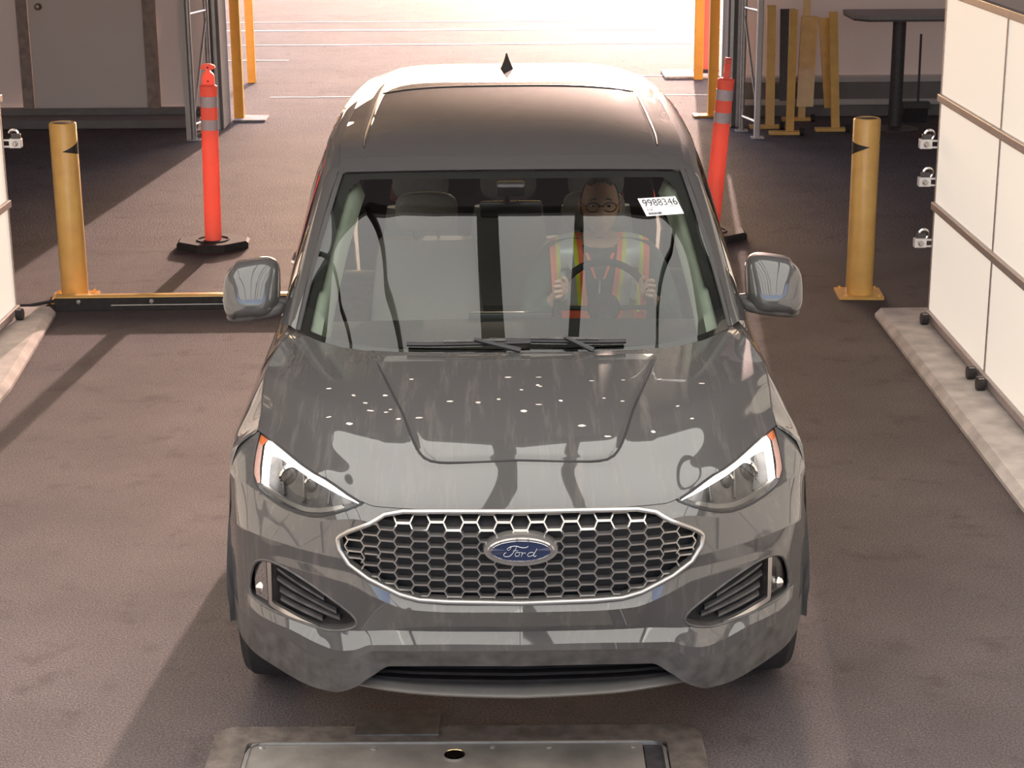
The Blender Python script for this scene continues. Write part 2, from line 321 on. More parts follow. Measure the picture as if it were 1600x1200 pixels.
# overhead light ceiling and the tent
ceil = tag(empty('ceiling', (0, 0, 0)), kind='structure'); ZC = 3.2
BX = [-2.45, -1.12, -.12, .38, 1.66]; edges = [-4.2]+BX+[3.4]; CY0, CY1 = -.5, 7.3
for i in range(6):
    for a, b in ((CY0, (CY0+CY1)/2), ((CY0+CY1)/2, CY1)):
        MB().box((edges[i]+.03, a+.01, ZC), (edges[i+1]-.03, b-.01, ZC+.04)).build('light_panel', 'ceil', ceil)
for i, x in enumerate(edges):
    w = .05 if i == 3 else .032
    MB().box((x-w, CY0-.05, ZC-.06), (x+w, CY1+.05, ZC+.06)).build('beam', 'beam', ceil)
MB().box((edges[0]-.06, CY1, ZC-.06), (edges[-1]+.06, CY1+.08, ZC+.06)).build('beam', 'beam', ceil)
def wavy(x0, x1, z0, z1, y, amp=.03, nx=60, nz=40, sc=1.3, ph=0):
    xs = np.linspace(x0, x1, nx); zs = np.linspace(z0, z1, nz); X, Z = np.meshgrid(xs, zs, indexing='ij')
    Y = y+amp*(np.sin(2.1*sc*X+1.7*Z*sc+ph)*.5+np.sin(3.9*sc*X-3.1*Z*sc+1.3+ph)*.35+np.sin(-5.3*X*sc+6.1*Z*sc+ph*2)*.2)
    return np.stack([X, Y, Z], -1)
tr_ = MB(); tr_.box((-7, -1, 4.9), (7.5, 19.25, 5.0)); tag(tr_.build('ceiling_tent', 'canopy'), kind='structure')
tag(MB().box((-7.1, -1, 0), (-7, 19.25, 5)).build('wall_tent_left', 'fabric'), kind='structure')
tag(MB().box((7.5, -1, 0), (7.6, 19.25, 5)).build('wall_tent_right', 'fabric'), kind='structure')
tag(MB().box((-3.1, 19.0, 3.32), (2.35, 19.2, 5)).build('wall_header', 'greywall'), kind='structure')
# back wall on the left: fabric bays, a door and its timber frame
wbl = tag(MB().grid(wavy(-7, -4.98, .1, 5, 19.15, .05, 50, 60, 1.6), flip=True).build('wall_back_left', 'fabric', None, True), kind='structure')
MB().grid(wavy(-3.66, -3.02, .1, 5, 19.15, .035, 24, 60, 1.9, 2), flip=True).build('fabric_bay', 'fabric', wbl, True)
MB().box((-4.98, 19.12, 2.05), (-3.66, 19.2, 5)).build('fabric_bay', 'fabric', wbl)
for x in (-4.94, -3.66): MB().box((x-.055, 19.0, 0), (x+.055, 19.14, 3.2), .006).build('timber_post', 'wood', wbl)
MB().box((-7, 18.6, 0), (-3.15, 19.1, .085), .01).build('skid_beam', 'greywall', wbl)
MB().box((-7, 18.96, .085), (-3.1, 19.12, .15), .008).build('bottom_rail', 'greywall', wbl)
d1 = tag(MB().box((-4.88, 19.03, .15), (-3.72, 19.09, 2.12), .006).build('door_1', 'door'), kind='structure')
MB().lathe([(.012, 0), (.012, -.03), (.028, -.035), (.032, -.05), (.022, -.062), (0, -.064)], 14, (-4.77, 19.03, 1.18), 'y').build('door_knob', 'knob', d1, True)
MB().lathe([(.038, 0), (.036, -.008), (0, -.008)], 16, (-4.77, 19.03, 1.18), 'y').build('door_rose', 'knob', d1, True)
# back wall on the right
wbr = tag(MB().grid(wavy(2.36, 7.5, .3, 5, 19.35, .012, 60, 30, .7), flip=True).build('wall_back_right', 'fabric', None, True), kind='structure')
MB().box((2.36, 19.2, .34), (7.5, 19.36, .40), .01).build('ledge_rail', 'door', wbr)
MB().box((2.36, 19.1, .12), (7.5, 19.3, .18), .01).build('ledge_rail', 'door', wbr)
MB().box((2.36, 19.16, 0), (7.5, 19.36, .34)).build('skirt_board', 'greywall', wbr)
for nm, x0, x1 in (('wall_jamb_left', -3.02, -2.87), ('wall_jamb_right', 2.16, 2.33)):
    j = tag(MB().box((x0, 18.5, 0), (x1, 19.0, 3.4), .01).build(nm, 'greywall'), kind='structure')
    MB().box((x0+.02, 18.45, 0), (x0+.05, 18.5, 3.4)).build('jamb_ridge', 'steel', j); MB().box((x0+.09, 18.45, 0), (x0+.12, 18.5, 3.4)).build('jamb_ridge', 'steel', j)
# ================================================================ THINGS ROUND THE LANE
def bollard(x, y, h, r, label, arrows, rz):
    root = tag(empty('bollard', (x, y, 0), rz), label, 'bollard', 'yellow pipe bollards at the entry line')
    MB().lathe([(r, .012), (r, h-.012), (r-.006, h-.002), (r-.012, h), (r-.014, h-.012), (0, h-.012)], 40).build('post', 'yellow', root, True)
    MB().lathe([(r-.013, h-.02), (r-.013, h-.008), (r-.03, h-.003), (0, h-.001)], 32).build('cap', 'brick', root, True)
    MB().prism(rounded(.285, .285, .012), 0, .014).build('base_plate', 'yellow', root)
    bo = None
    for sx in (-1, 1):
        for sy in (-1, 1):
            b = MB().lathe([(.011, .014), (.011, .026), (.006, .030), (0, .030)], 6, (sx*.112, sy*.112, 0)).build('anchor_bolt', 'yellow', root)
    for (t0, t1, z0, z1, point) in arrows:      # black tape triangles wrapped round the pipe
        k = 10; G = np.zeros((k, 2, 3))
        for i in range(k):
            f = i/(k-1); a = math.radians(t0+(t1-t0)*f)-rz; hh = (z1-z0)/2*(f if point == 0 else 1-f); zc = (z0+z1)/2+(z1-z0)*.18*(f-.5)
            for j, s_ in enumerate((-1, 1)): G[i, j] = ((r+.0012)*math.cos(a), (r+.0012)*math.sin(a), zc+s_*max(hh, .001))
        MB().grid(G).build('black_arrow', 'sticker_black', root)
    return root
bollard(-2.776, 11.45, 1.124, .084, 'yellow pipe bollard with base plate behind the floor guide rail', [(-85, 20, .91, 1.01, 0)], .12)
bollard(2.206, 11.41, 1.124, .084, 'yellow pipe bollard beside the concrete kerb corner in shade', [(-185, -85, .90, .99, 1), (-35, 10, .96, 1.0, 0)], -.05)
def delineator(x, y, rz, tilt, label, trz):
    root = tag(empty('delineator_post', (x, y, 0), rz), label, 'traffic post', 'orange delineator posts')
    oc = [(.27*math.cos(math.radians(a)), .235*math.sin(math.radians(a))) for a in (20, 70, 110, 160, 200, 250, 290, 340)]
    b = MB(); V = [(p[0], p[1], .0) for p in oc]+[(p[0], p[1], .038) for p in oc]+[(p[0]*.93, p[1]*.93, .052) for p in oc]
    n = 8; b.add(V, [tuple(range(16, 24)), tuple(range(8))[::-1]]+[(r*n+i, r*n+(i+1) % n, (r+1)*n+(i+1) % n, (r+1)*n+i) for r in (0, 1) for i in range(n)])
    base = b.build('rubber_base', 'rubber', root)
    MB().lathe([(.118, .05), (.118, .058), (.108, .058), (.108, .05)], 28).build('base_ring', 'rubber', base, True)
    p = MB().lathe([(.0, .0), (.060, .0), (.060, .02), (.059, 1.02), (.0595, 1.075), (.062, 1.085), (.062, 1.10), (.050, 1.106), (.044, 1.11), (0, 1.11)], 28).build('post', 'orange', root, True)
    p.location = (0, 0, .045); p.rotation_euler = tilt
    for z0, z1 in ((.795, .868), (.955, 1.03)): MB().lathe([(.0593, z0), (.0612, z0), (.0612, z1), (.0593, z1)], 28).build('reflective_band', 'band', p, True)
    ol = [(-.044, 1.10), (.044, 1.10), (.043, 1.165), (.036, 1.185), (.02, 1.198), (.014, 1.206), (.018, 1.216), (.046, 1.218), (.052, 1.228), (.046, 1.243), (.02, 1.254), (-.02, 1.254), (-.046, 1.243), (-.052, 1.228), (-.046, 1.218), (-.018, 1.216), (-.014, 1.206), (-.02, 1.198), (-.036, 1.185), (-.043, 1.165)]
    h = MB().prism(ol, -.021, .021, 'y').build('grip_handle', 'orange', p)
    h.rotation_euler = (0, 0, trz)
    for z in (1.135, 1.23): MB().lathe([(.006, -.023), (.006, .023)], 10, (0, 0, z), 'y').build('handle_hole', 'dark', p).rotation_euler = (0, 0, trz)
    return root
delineator(-2.13, 12.98, .06, (0, .02, 0), 'orange delineator post on a sunlit black rubber base', 0)
delineator(1.45, 13.17, .0, (0, .075, 0), 'orange delineator post leaning beside the dark jamb, base hidden by car', math.pi/2)
# floor guide rail in front of the left bollard
g = tag(empty('guide_rail', (-2.83, 11.17, 0), .022), 'low yellow topped floor guide rail running from bollard to car', 'guide rail')
MB().box((0, -.045, .035), (1.62, .045, .088), .012).build('top_bar', 'yellow', g, True)
MB().box((0, -.060, .0), (1.62, .055, .040), .004).build('under_bar', 'rubber', g)
MB().box((0, -.052, .034), (1.62, -.046, .08)).build('front_shade_strip', 'rubber', g)  # black strip laid over the yellow front face, standing in for its shade
for x in (.15, .60, 1.05, 1.21):
    MB().lathe([(.014, 0), (.014, -.012), (.008, -.016), (0, -.016)], 8, (x, -.052, .058), 'y').build('bolt', 'steel', g, True)
MB().tube([(.35, -.0635, .036), (1.6, -.0635, .036)], .004, 6).build('edge_bead', 'steel', g)
tag(MB().tube([(-2.84, 11.12, .02), (-2.95, 11.09, .016), (-3.3, 11.09, .016), (-4.2, 11.14, .016)], .016, 8).build('cable', 'cable', None, True), 'black cable trailing from the guide rail end', 'cable')
tag(MB().tube([(-2.84, 11.24, .04), (-3.0, 11.19, .02), (-3.4, 11.19, .010), (-4.2, 11.32, .010)], .010, 8).build('cable', 'cable', None, True), 'thinner black cable looping beside the guide rail end', 'cable')
# white bracket blocks behind the ends of the light walls
def bracket(x, y, z, s, label):
    root = tag(empty('clamp_bracket', (x, y, z)), label, 'bracket', 'white clamp brackets on the light walls')
    MB().box((-.042, -.02, -.035), (.03, .03, .02), .006).build('block', 'paper', root)
    MB().lathe([(.016, -.02), (.016, -.03), (.010, -.034), (0, -.034)], 16, (-.004, 0, -.008), 'y').build('screw_knob', 'silver', root, True)
    MB().box((.03 if s > 0 else -.11, -.012, -.032), (.115 if s > 0 else -.03, -.002, -.022)).build('arm', 'paper', root)
    MB().box((.03 if s > 0 else -.11, -.012, .006), (.115 if s > 0 else -.03, -.002, .016)).build('arm', 'paper', root)
    t = [(.012*s+.028*math.cos(a), 0, .045+.028*math.sin(a)) for a in np.linspace(-1.2, 2.9, 12)]
    MB().tube(t, .009, 8).build('hook', 'chrome', root, True)
    MB().box((-.028, -.012, .02), (.026, .016, .048), .004).build('jaw', 'black', root)
    return root
bracket(2.395, 10.585, 1.10, 1, 'topmost white clamp bracket on the end of a light wall')
bracket(2.400, 10.585, .88, 1, 'middle white clamp bracket between two others on light wall end')
bracket(2.395, 10.585, .52, 1, 'lowest white clamp bracket below the rail on light wall end')
bracket(-2.905, 10.835, 1.10, -1, 'lone white clamp bracket on a light wall beside yellow bollard')
# aluminium ladder trusses at the exit
def truss(x, y, dx, label):
    root = tag(empty('ladder_truss', (x, y, 0)), label, 'truss', 'aluminium trusses at the exit')
    for k in (0, 1): MB().tube([(k*dx, k*.45, 0), (k*dx, k*.45, 3.6)], .026, 10).build('chord', 'steel', root, True)
    MB().box((-.05-(.02 if dx > 0 else -.02), -.03, 0), (-.005-(.02 if dx > 0 else -.02), .06, 3.6)).build('edge_strip', 'door', root)
    for i, z in enumerate((.15, 1.2, 2.25, 3.3)):
        MB().tube([(0, 0, z), (dx, .45, z)], .016, 8).build('rung', 'steel', root, True)
        if z < 3: MB().tube([(0, 0, z+.04), (dx, .45, z+1.0)], .012, 8).build('brace', 'steel', root, True)
    for k in (0, 1): MB().box((k*dx-.06, k*.45-.06, 0), (k*dx+.06, k*.45+.06, .012)).build('foot_plate', 'steel', root)
    return root
truss(-3.06, 17.85, .10, 'aluminium ladder truss beside the tent door')
truss(2.38, 17.75, -.10, 'aluminium ladder truss beside the yellow barrier boards')
# yellow exit posts
def gate_post(x, y, w, d, h, label, plate, mt='orange2'):
    root = tag(empty('gate_post', (x, y, 0)), label, 'post', 'yellow posts at the exit')
    MB().box((-w/2, -d/2, 0), (w/2, d/2, h), .008).build('upright', mt, root)
    if plate:
        MB().box((-w/2 if plate > .3 else -plate, -plate/2, 0), (plate*.8 if plate > .3 else w/2, plate/2, .02), .004).build('base_plate', 'concrete' if plate > .3 else mt, root)
    MB().box((-w/2-.004, -d/2-.004, h), (w/2+.004, d/2+.004, h+.01)).build('cap', mt, root)
    return root
gate_post(-2.81, 19.2, .10, .10, 3.2, 'yellow gate post on a pale footing beside the grey jamb', .36)
gate_post(2.10, 19.2, .10, .10, 3.2, 'yellow gate post standing against the dark jamb by the leaning delineator', .2)
gate_post(-3.08, 22.2, .095, .095, 1.7, 'slim yellow post outside on bare asphalt with short shadow', 0)
gate_post(2.25, 22.22, .105, .105, 1.7, 'yellow post outside on a white concrete pad', 0)
tag(MB().box((1.86, 22.3, 0), (2.48, 22.95, .03), .006).build('concrete_pad', 'white'), 'flat white concrete pad behind the outside yellow post', 'pad')
rc = tag(empty('delineator_post', (2.40, 22.75, .03)), 'tapered orange post standing on the white pad outside', 'traffic post')
MB().lathe([(.05, 0), (.05, .03), (.085, .9), (.085, 1.0), (0, 1.0)], 20).build('post', 'orange', rc, True)
MB().lathe([(.0, 0), (.16, 0), (.16, .025), (.06, .03)], 20).build('base', 'rubber', rc, True)
# barrier pieces stacked against the right back wall
def leaning(name, x0, x1, y0, y1, h, w, d, label, foot=True, mt='yellow'):
    root = tag(empty(name, (x0, y0, 0)), label, 'barrier', 'barrier pieces leaning at the right back wall')
    p = MB(); V = [(sx*w/2+(x1-x0)*k, sy*d/2+(y1-y0)*k, h[0] if k == 0 else h[1]) for k in (0, 1) for sx, sy in ((-1, -1), (1, -1), (1, 1), (-1, 1))]
    p.add(V, [(0, 3, 2, 1), (4, 5, 6, 7)]+[(i, (i+1) % 4, 4+(i+1) % 4, 4+i) for i in range(4)]); p.build('board', mt, root)
    if foot:
        MB().box((-.20, -.05, 0), (.14, .05, .035), .006).build('foot', mt, root)
        MB().lathe([(0, -.02), (.035, -.02), (.038, 0), (.035, .02), (0, .02)], 14, (.11, -.06, .038), 'x').build('foot_wheel', 'rubber', root, True)
    return root
leaning('barrier_post', 2.58, 2.60, 18.35, 18.65, (.03, 1.18), .085, .05, 'tall yellow barrier post with a long foot next to the truss')
leaning('backing_board', 2.80, 2.80, 18.75, 18.9, (.22, 1.12), .15, .03, 'black board standing between two yellow barrier posts', False, 'black')
leaning('barrier_post', 2.72, 2.80, 17.95, 18.5, (.0, 1.15), .075, .05, 'yellow barrier post tilted in front of the black board')
leaning('barrier_board', 2.96, 3.0, 18.6, 18.75, (.18, 1.06), .165, .04, 'broad yellow barrier board between tilted posts', False)
leaning('barrier_board', 3.19, 3.13, 18.5, 18.68, (.18, 1.05), .10, .04, 'narrower yellow barrier board leaning against the broad one', False)
leaning('barrier_post', 2.97, 3.0, 18.85, 18.95, (.03, 1.26), .07, .05, 'tallest yellow barrier post rising behind the boards')
leaning('barrier_post', 3.2, 3.2, 18.15, 18.55, (.0, 1.12), .08, .05, 'upright yellow barrier post closest to the table')
# high table
tb = tag(empty('bar_table', (3.80, 18.25, 0)), 'grey high table on a single dark column by the back wall', 'table')
MB().prism([(-.48, -.15), (-.36, -.30), (.95, -.30), (.95, .45), (-.48, .45)], 1.095, 1.13).build('tabletop', 'tabletop', tb)
MB().prism([(-.475, -.145), (-.357, -.295), (.945, -.295), (.945, .445), (-.475, .445)], 1.075, 1.096).build('edge_band', 'black', tb)
MB().tube([(0, 0, .03), (0, 0, 1.08)], .065, 20).build('column', 'black', tb, True)
MB().lathe([(.0, 0), (.24, 0), (.24, .012), (.07, .035), (0, .035)], 28).build('base', 'black', tb, True)
br = tag(empty('broom', (4.13, 18.75, 0)), 'thin dark broom with its dustpan against the back wall', 'broom')
MB().tube([(0, 0, .18), (.05, .25, .85)], .012, 8).build('handle', 'black', br, True)
MB().box((-.16, -.04, .13), (.12, .05, .2), .01).build('head', 'black', br)
MB().box((-.14, -.03, .0), (.10, .04, .13)).build('bristles', 'rubber', br)
# under-vehicle scanner plate set into the lane
fp = tag(empty('floor_plate', (-.19, 4.7, 0)), 'worn steel floor plate in a rough concrete surround before the bumper', 'floor plate')
def frame_ring(x0, x1, y0, y1, w, z): 
    b = MB(); o = rounded(x1-x0, y1-y0, .07, 6); cxm, cym = (x0+x1)/2, (y0+y1)/2; i_ = rounded(x1-x0-2*w, y1-y0-2*w, .015, 6)
    n = len(o); R = lambda: random.uniform(-.007, .007)
    V = [(p[0]+cxm+R(), p[1]+cym+R(), .001) for p in o]+[(p[0]*.99+cxm, p[1]*.99+cym, z) for p in o]+[(p[0]+cxm, p[1]+cym, z) for p in i_]+[(p[0]+cxm, p[1]+cym, .001) for p in i_]
    return b.add(V, [(r*n+k, r*n+(k+1) % n, (r+1)*n+(k+1) % n, (r+1)*n+k) for r in range(3) for k in range(n)])
frame_ring(-.79, .80, -.9, .80, .12, .012).build('surround', 'mortar', fp)
frame_ring(-.67, .68, -.8, .685, .016, .016).build('edge_angle', 'steel', fp)
MB().box((-.655, -.75, .001), (.60, .665, .010)).build('plate', 'plate', fp)
MB().box((.605, -.75, .001), (.665, .655, .006)).build('side_channel', 'black', fp)
for x, y in ((-.62, .645), (-.26, .635), (.12, .64), (.30, .64), (.57, .64), (-.40, .3), (.2, .3)):
    MB().lathe([(.009, .01), (.009, .014), (.004, .016), (0, .016)], 8, (x, y, 0)).build('screw', 'steel', fp)
MB().lathe([(.016, .010), (.033, .010), (.033, .016), (.026, .018), (.018, .016)], 24, (.0, .585, 0)).build('drain_ring', 'chrome', fp, True)
MB().lathe([(.017, .0105), (0, .0105)], 20, (.0, .585, 0)).build('drain_hole', 'dark', fp)
tag(MB().box((-.52, 5.42, 0), (-.245, 5.60, .018), .003).build('rubber_mat', 'trim'), 'small black rubber mat in front of the floor plate', 'mat')
# ================================================================ THE CAR
CARX, CARY, YAW = .0225, 5.045, .0091
car = tag(empty('car', (CARX, CARY, 0), YAW), 'dusty grey metallic SUV with honeycomb grille and lit headlights', 'car')
def inpoly(X, Y, poly):
    r = np.zeros(X.shape, bool); n = len(poly)
    for i in range(n):
        (x0, y0), (x1, y1) = poly[i], poly[(i+1) % n]
        if y0 == y1: continue
        c = ((y0 > Y) != (y1 > Y)) & (X < (x1-x0)*(Y-y0)/(y1-y0)+x0); r ^= c
    return r
def nearest(X, Y, poly):
    best = np.full(X.shape, 1e9); BX_ = X.copy(); BY_ = Y.copy(); n = len(poly)
    for i in range(n):
        (x0, y0), (x1, y1) = poly[i], poly[(i+1) % n]; dx, dy = x1-x0, y1-y0; L = dx*dx+dy*dy
        if L < 1e-12: continue
        t = np.clip(((X-x0)*dx+(Y-y0)*dy)/L, 0, 1); qx, qy = x0+t*dx, y0+t*dy; d = np.hypot(X-qx, Y-qy)
        k = d < best; best[k] = d[k]; BX_[k] = qx[k]; BY_[k] = qy[k]
    return best, BX_, BY_
def smooth_poly(p, it=2):
    for _ in range(it):
        q = []
        for i in range(len(p)):
            a, b = np.array(p[i]), np.array(p[(i+1) % len(p)]); q += [tuple(.75*a+.25*b), tuple(.25*a+.75*b)]
        p = q
    return p
def trimmed(A, B, polys, cell):
    """vertices near an opening's outline are pulled onto it; returns grid + region of every quad (-1 = sheet)"""
    A = A.copy(); B = B.copy()
    for p in polys:
        d, qx, qy = nearest(A, B, p); k = d < cell; A[k] = qx[k]; B[k] = qy[k]
    ca = (A[:-1, :-1]+A[1:, :-1]+A[1:, 1:]+A[:-1, 1:])/4; cb = (B[:-1, :-1]+B[1:, :-1]+B[1:, 1:]+B[:-1, 1:])/4
    reg = np.full(ca.shape, -1)
    for k, p in enumerate(polys): reg[inpoly(ca, cb, p)] = k
    return A, B, reg
def submesh(P, mask, flip=False):
    b = P.shape[1]; ii, jj = np.nonzero(mask); F = np.stack([ii*b+jj, ii*b+jj+1, (ii+1)*b+jj+1, (ii+1)*b+jj], 1)
    if flip: F = F[:, ::-1]
    u, inv = np.unique(F, return_inverse=True); return P.reshape(-1, 3)[u], inv.reshape(F.shape)
MIR = lambda p: [(-x, z) for x, z in p][::-1]
GR = [(0, .9028), (.2128, .9018), (.3451, .90), (.4017, .8913), (.5069, .8407), (.5428, .8122), (.5376, .782), (.5095, .7387), (.4525, .7003), (.3578, .6571), (.301, .6434), (.2158, .6391), (0, .6375)]
GR = GR[:5]+[(.530, .8260), (.5405, .8150), (.5415, .806)]+GR[6:]
GRILLE = GR+[(-x, z) for x, z in GR[-2:0:-1]]
LAMP = [(.4601, .9143), (.5287, .9450), (.601, .968), (.6809, .980), (.7513, .982), (.7962, .982), (.8268, .984), (.8419, .9247), (.8424, .8859), (.8219, .8658), (.7708, .8575), (.691, .8544), (.617, .8583), (.5562, .8801), (.4976, .9025)]
FOG = smooth_poly([(.8187, .661), (.7895, .6842), (.7491, .6924), (.692, .6822), (.6016, .6418), (.5143, .5881), (.49, .5589), (.4947, .5367), (.5364, .5197), (.5962, .5142), (.6779, .523), (.7633, .5293), (.8208, .5322), (.8455, .5433), (.8392, .6014)], 1)
polys = [GRILLE, LAMP, MIR(LAMP), FOG, MIR(FOG)]
# ---- front bumper skin
xs = np.linspace(-.93, .93, 375); Zr, Dr = rails_at(xs); sub = [22, 24, 26, 8, 38, 7, 5, 20]
cols = [np.concatenate([np.linspace(Zr[i, k], Zr[i+1, k], sub[i], endpoint=False) for i in range(8)]+[[Zr[8, k]]]) for k in range(len(xs))]
Bz = np.array(cols); Ax = np.repeat(xs[:, None], Bz.shape[1], 1)
A, B, reg = trimmed(Ax, Bz, polys, .0042)
def fpt(x, z, off=0):
    x = np.asarray(x, float); z = np.asarray(z, float); return np.stack([x, fascia_y(x.ravel(), z.ravel()).reshape(x.shape)+off, z], -1)
PF = fpt(A, B); rowsplit = sum(sub[:7])
rowid = np.repeat(np.arange(Bz.shape[1]-1)[None], len(xs)-1, 0)
V, F = submesh(PF, (reg == -1) & (rowid < rowsplit)); bumper = mk('front_bumper', V, F, 'bumppaint', car, True, 24)
V, F = submesh(PF, (reg == -1) & (rowid >= rowsplit)); clad = mk('bumper_cladding', V, F, 'trim', car, True, 24)
Pin = PF[:, -1:, :]; lip = np.concatenate([Pin, Pin+[0, .06, .0], Pin+[0, .20, -.01]], 1); MB().grid(lip).build('bumper_underside', 'trim', clad, True)
# ---- grille: silver surround, hexagon mesh, dark backing
V, F = submesh(fpt(A, B, .055), reg == 0); grille = mk('grille', V, F, 'dark', car)
outl = []
for i in range(len(GRILLE)):
    a, b = np.array(GRILLE[i]), np.array(GRILLE[(i+1) % len(GRILLE)]); m = max(2, int(np.hypot(*(b-a))/.02)); outl += [a+(b-a)*t/m for t in range(m)]
outl = np.array(outl); op = fpt(outl[:, 0], outl[:, 1])
MB().tube(list(op+[0, -.001, 0]), .0085, 10, closed=True, flat=.9).build('grille_surround', 'silver', grille, True, 60)
cent = np.array([0, .77]); ins = cent+(outl-cent)*np.array([.975, .93])
band = np.stack([fpt(outl[:, 0], outl[:, 1], .002), fpt(ins[:, 0], ins[:, 1], .028)], 1); band = np.concatenate([band, band[:1]])
MB().grid(band).build('grille_bezel', 'silver', grille, True, 60)
hx = MB(); cxs, rs, w_, e_ = .0492, .0347, .0300, .0192
gp = [tuple(p) for p in (cent+(np.array(GRILLE)-cent)*np.array([.985, .955]))]
def bar(p, q, half):
    T = np.linspace(0, 1, 5); X = p[0]+(q[0]-p[0])*T; Z = p[1]+(q[1]-p[1])*T
    ok = inpoly(X, Z, gp)
    if ok.sum() < 2: return
    X, Z = X[ok], Z[ok]; d = np.array([q[0]-p[0], q[1]-p[1]]); d /= np.hypot(*d); nx, nz = -d[1]*half, d[0]*half
    a = fpt(X+nx, Z+nz, .010); b = fpt(X-nx, Z-nz, .010); back = np.array([0, .022, 0]); n = len(X)
    V = np.concatenate([a, b, b+back, a+back]); F = []
    for i in range(n-1):
        for r in range(4): F.append((r*n+i, r*n+i+1, ((r+1) % 4)*n+i+1, ((r+1) % 4)*n+i))
    hx.add(V, F)
for i in range(-12, 13):
    for j in range(-6, 7):
        x, z = i*cxs, .772+j*rs+(rs/2 if i % 2 else 0)
        sag = -.10*max(0, abs(x)-.25)**1.5*(1 if z > .76 else -.2); z += sag
        bar((x-e_, z+rs/2), (x+e_, z+rs/2), .0026)
        for s in (-1, 1): bar((x+e_, z+s*rs/2), (x+w_, z), .0019)
hx.build('grille_mesh', 'silver', grille)
# ---- emblem: oval housing, blue field, white script
em = empty('emblem', (0, 0, .805), 0, car)
ey = float(fascia_y(0, .805)[0])
def oval(a, b, y0, y1, inner=None, n=48):
    T = [2*math.pi*k/n for k in range(n)]; m = MB(); o0 = [(a*math.cos(t), y0, b*math.sin(t)) for t in T]; o1 = [(a*.965*math.cos(t), y1, b*.94*math.sin(t)) for t in T]
    ctr = [(0, y1, 0)]; return m.add(o0+o1+ctr, [(k, (k+1) % n, n+(k+1) % n, n+k) for k in range(n)]+[(n+k, n+(k+1) % n, 2*n) for k in range(n)])
oval(.112, .052, ey+.030, ey-.004).build('emblem_housing', 'silver', em, True, 50)
oval(.098, .040, ey-.004, ey-.010).build('emblem_rim', 'chrome', em, True, 50)
oval(.091, .0345, ey-.008, ey-.0115).build('emblem_field', 'blue', em, True, 50)
ring = [(.0865*math.cos(t), ey-.0116, .0312*math.sin(t)) for t in np.linspace(0, 2*math.pi, 56)[:-1]]
MB().tube(ring, .0009, 6, closed=True).build('emblem_ring', 'chrome', em, True)
K = .187/1000
strokes = [
 ([(632, 392), (622, 372), (640, 352), (690, 338), (672, 372), (650, 390), (632, 385)], 9), ([(640, 356), (690, 328), (760, 322), (820, 340), (880, 352), (930, 345), (955, 326)], 13),
 ([(775, 330), (752, 375), (722, 425), (690, 468), (645, 495), (595, 498), (568, 475), (580, 445), (612, 428)], 11), ([(715, 404), (755, 396), (795, 402)], 9),
 ([(815, 430), (775, 428), (748, 458), (756, 492), (790, 492), (815, 462), (812, 430), (835, 428)], 10),
 ([(835, 430), (862, 436), (852, 470), (842, 502)], 10), ([(852, 470), (878, 440), (905, 436), (912, 456)], 10),
 ([(1050, 446), (1005, 428), (955, 448), (940, 480), (965, 498), (1005, 488), (1046, 455)], 10), ([(1092, 366), (1072, 405), (1050, 448), (1036, 482), (1050, 500), (1082, 482)], 12)]
for pts, wd in strokes:
    P3 = [((x-838)*K*1.0, ey-.0122, (412-y)*K*1.0) for x, y in pts]
    Q = curve(P3, np.linspace(0, 1, 18)); r = [wd*K*.55*(.45 if i in (0, 17) else 1) for i in range(18)]
    MB().tube([tuple(q) for q in Q], r, 6, flat=.5).build('script_stroke', 'paper', em, True)
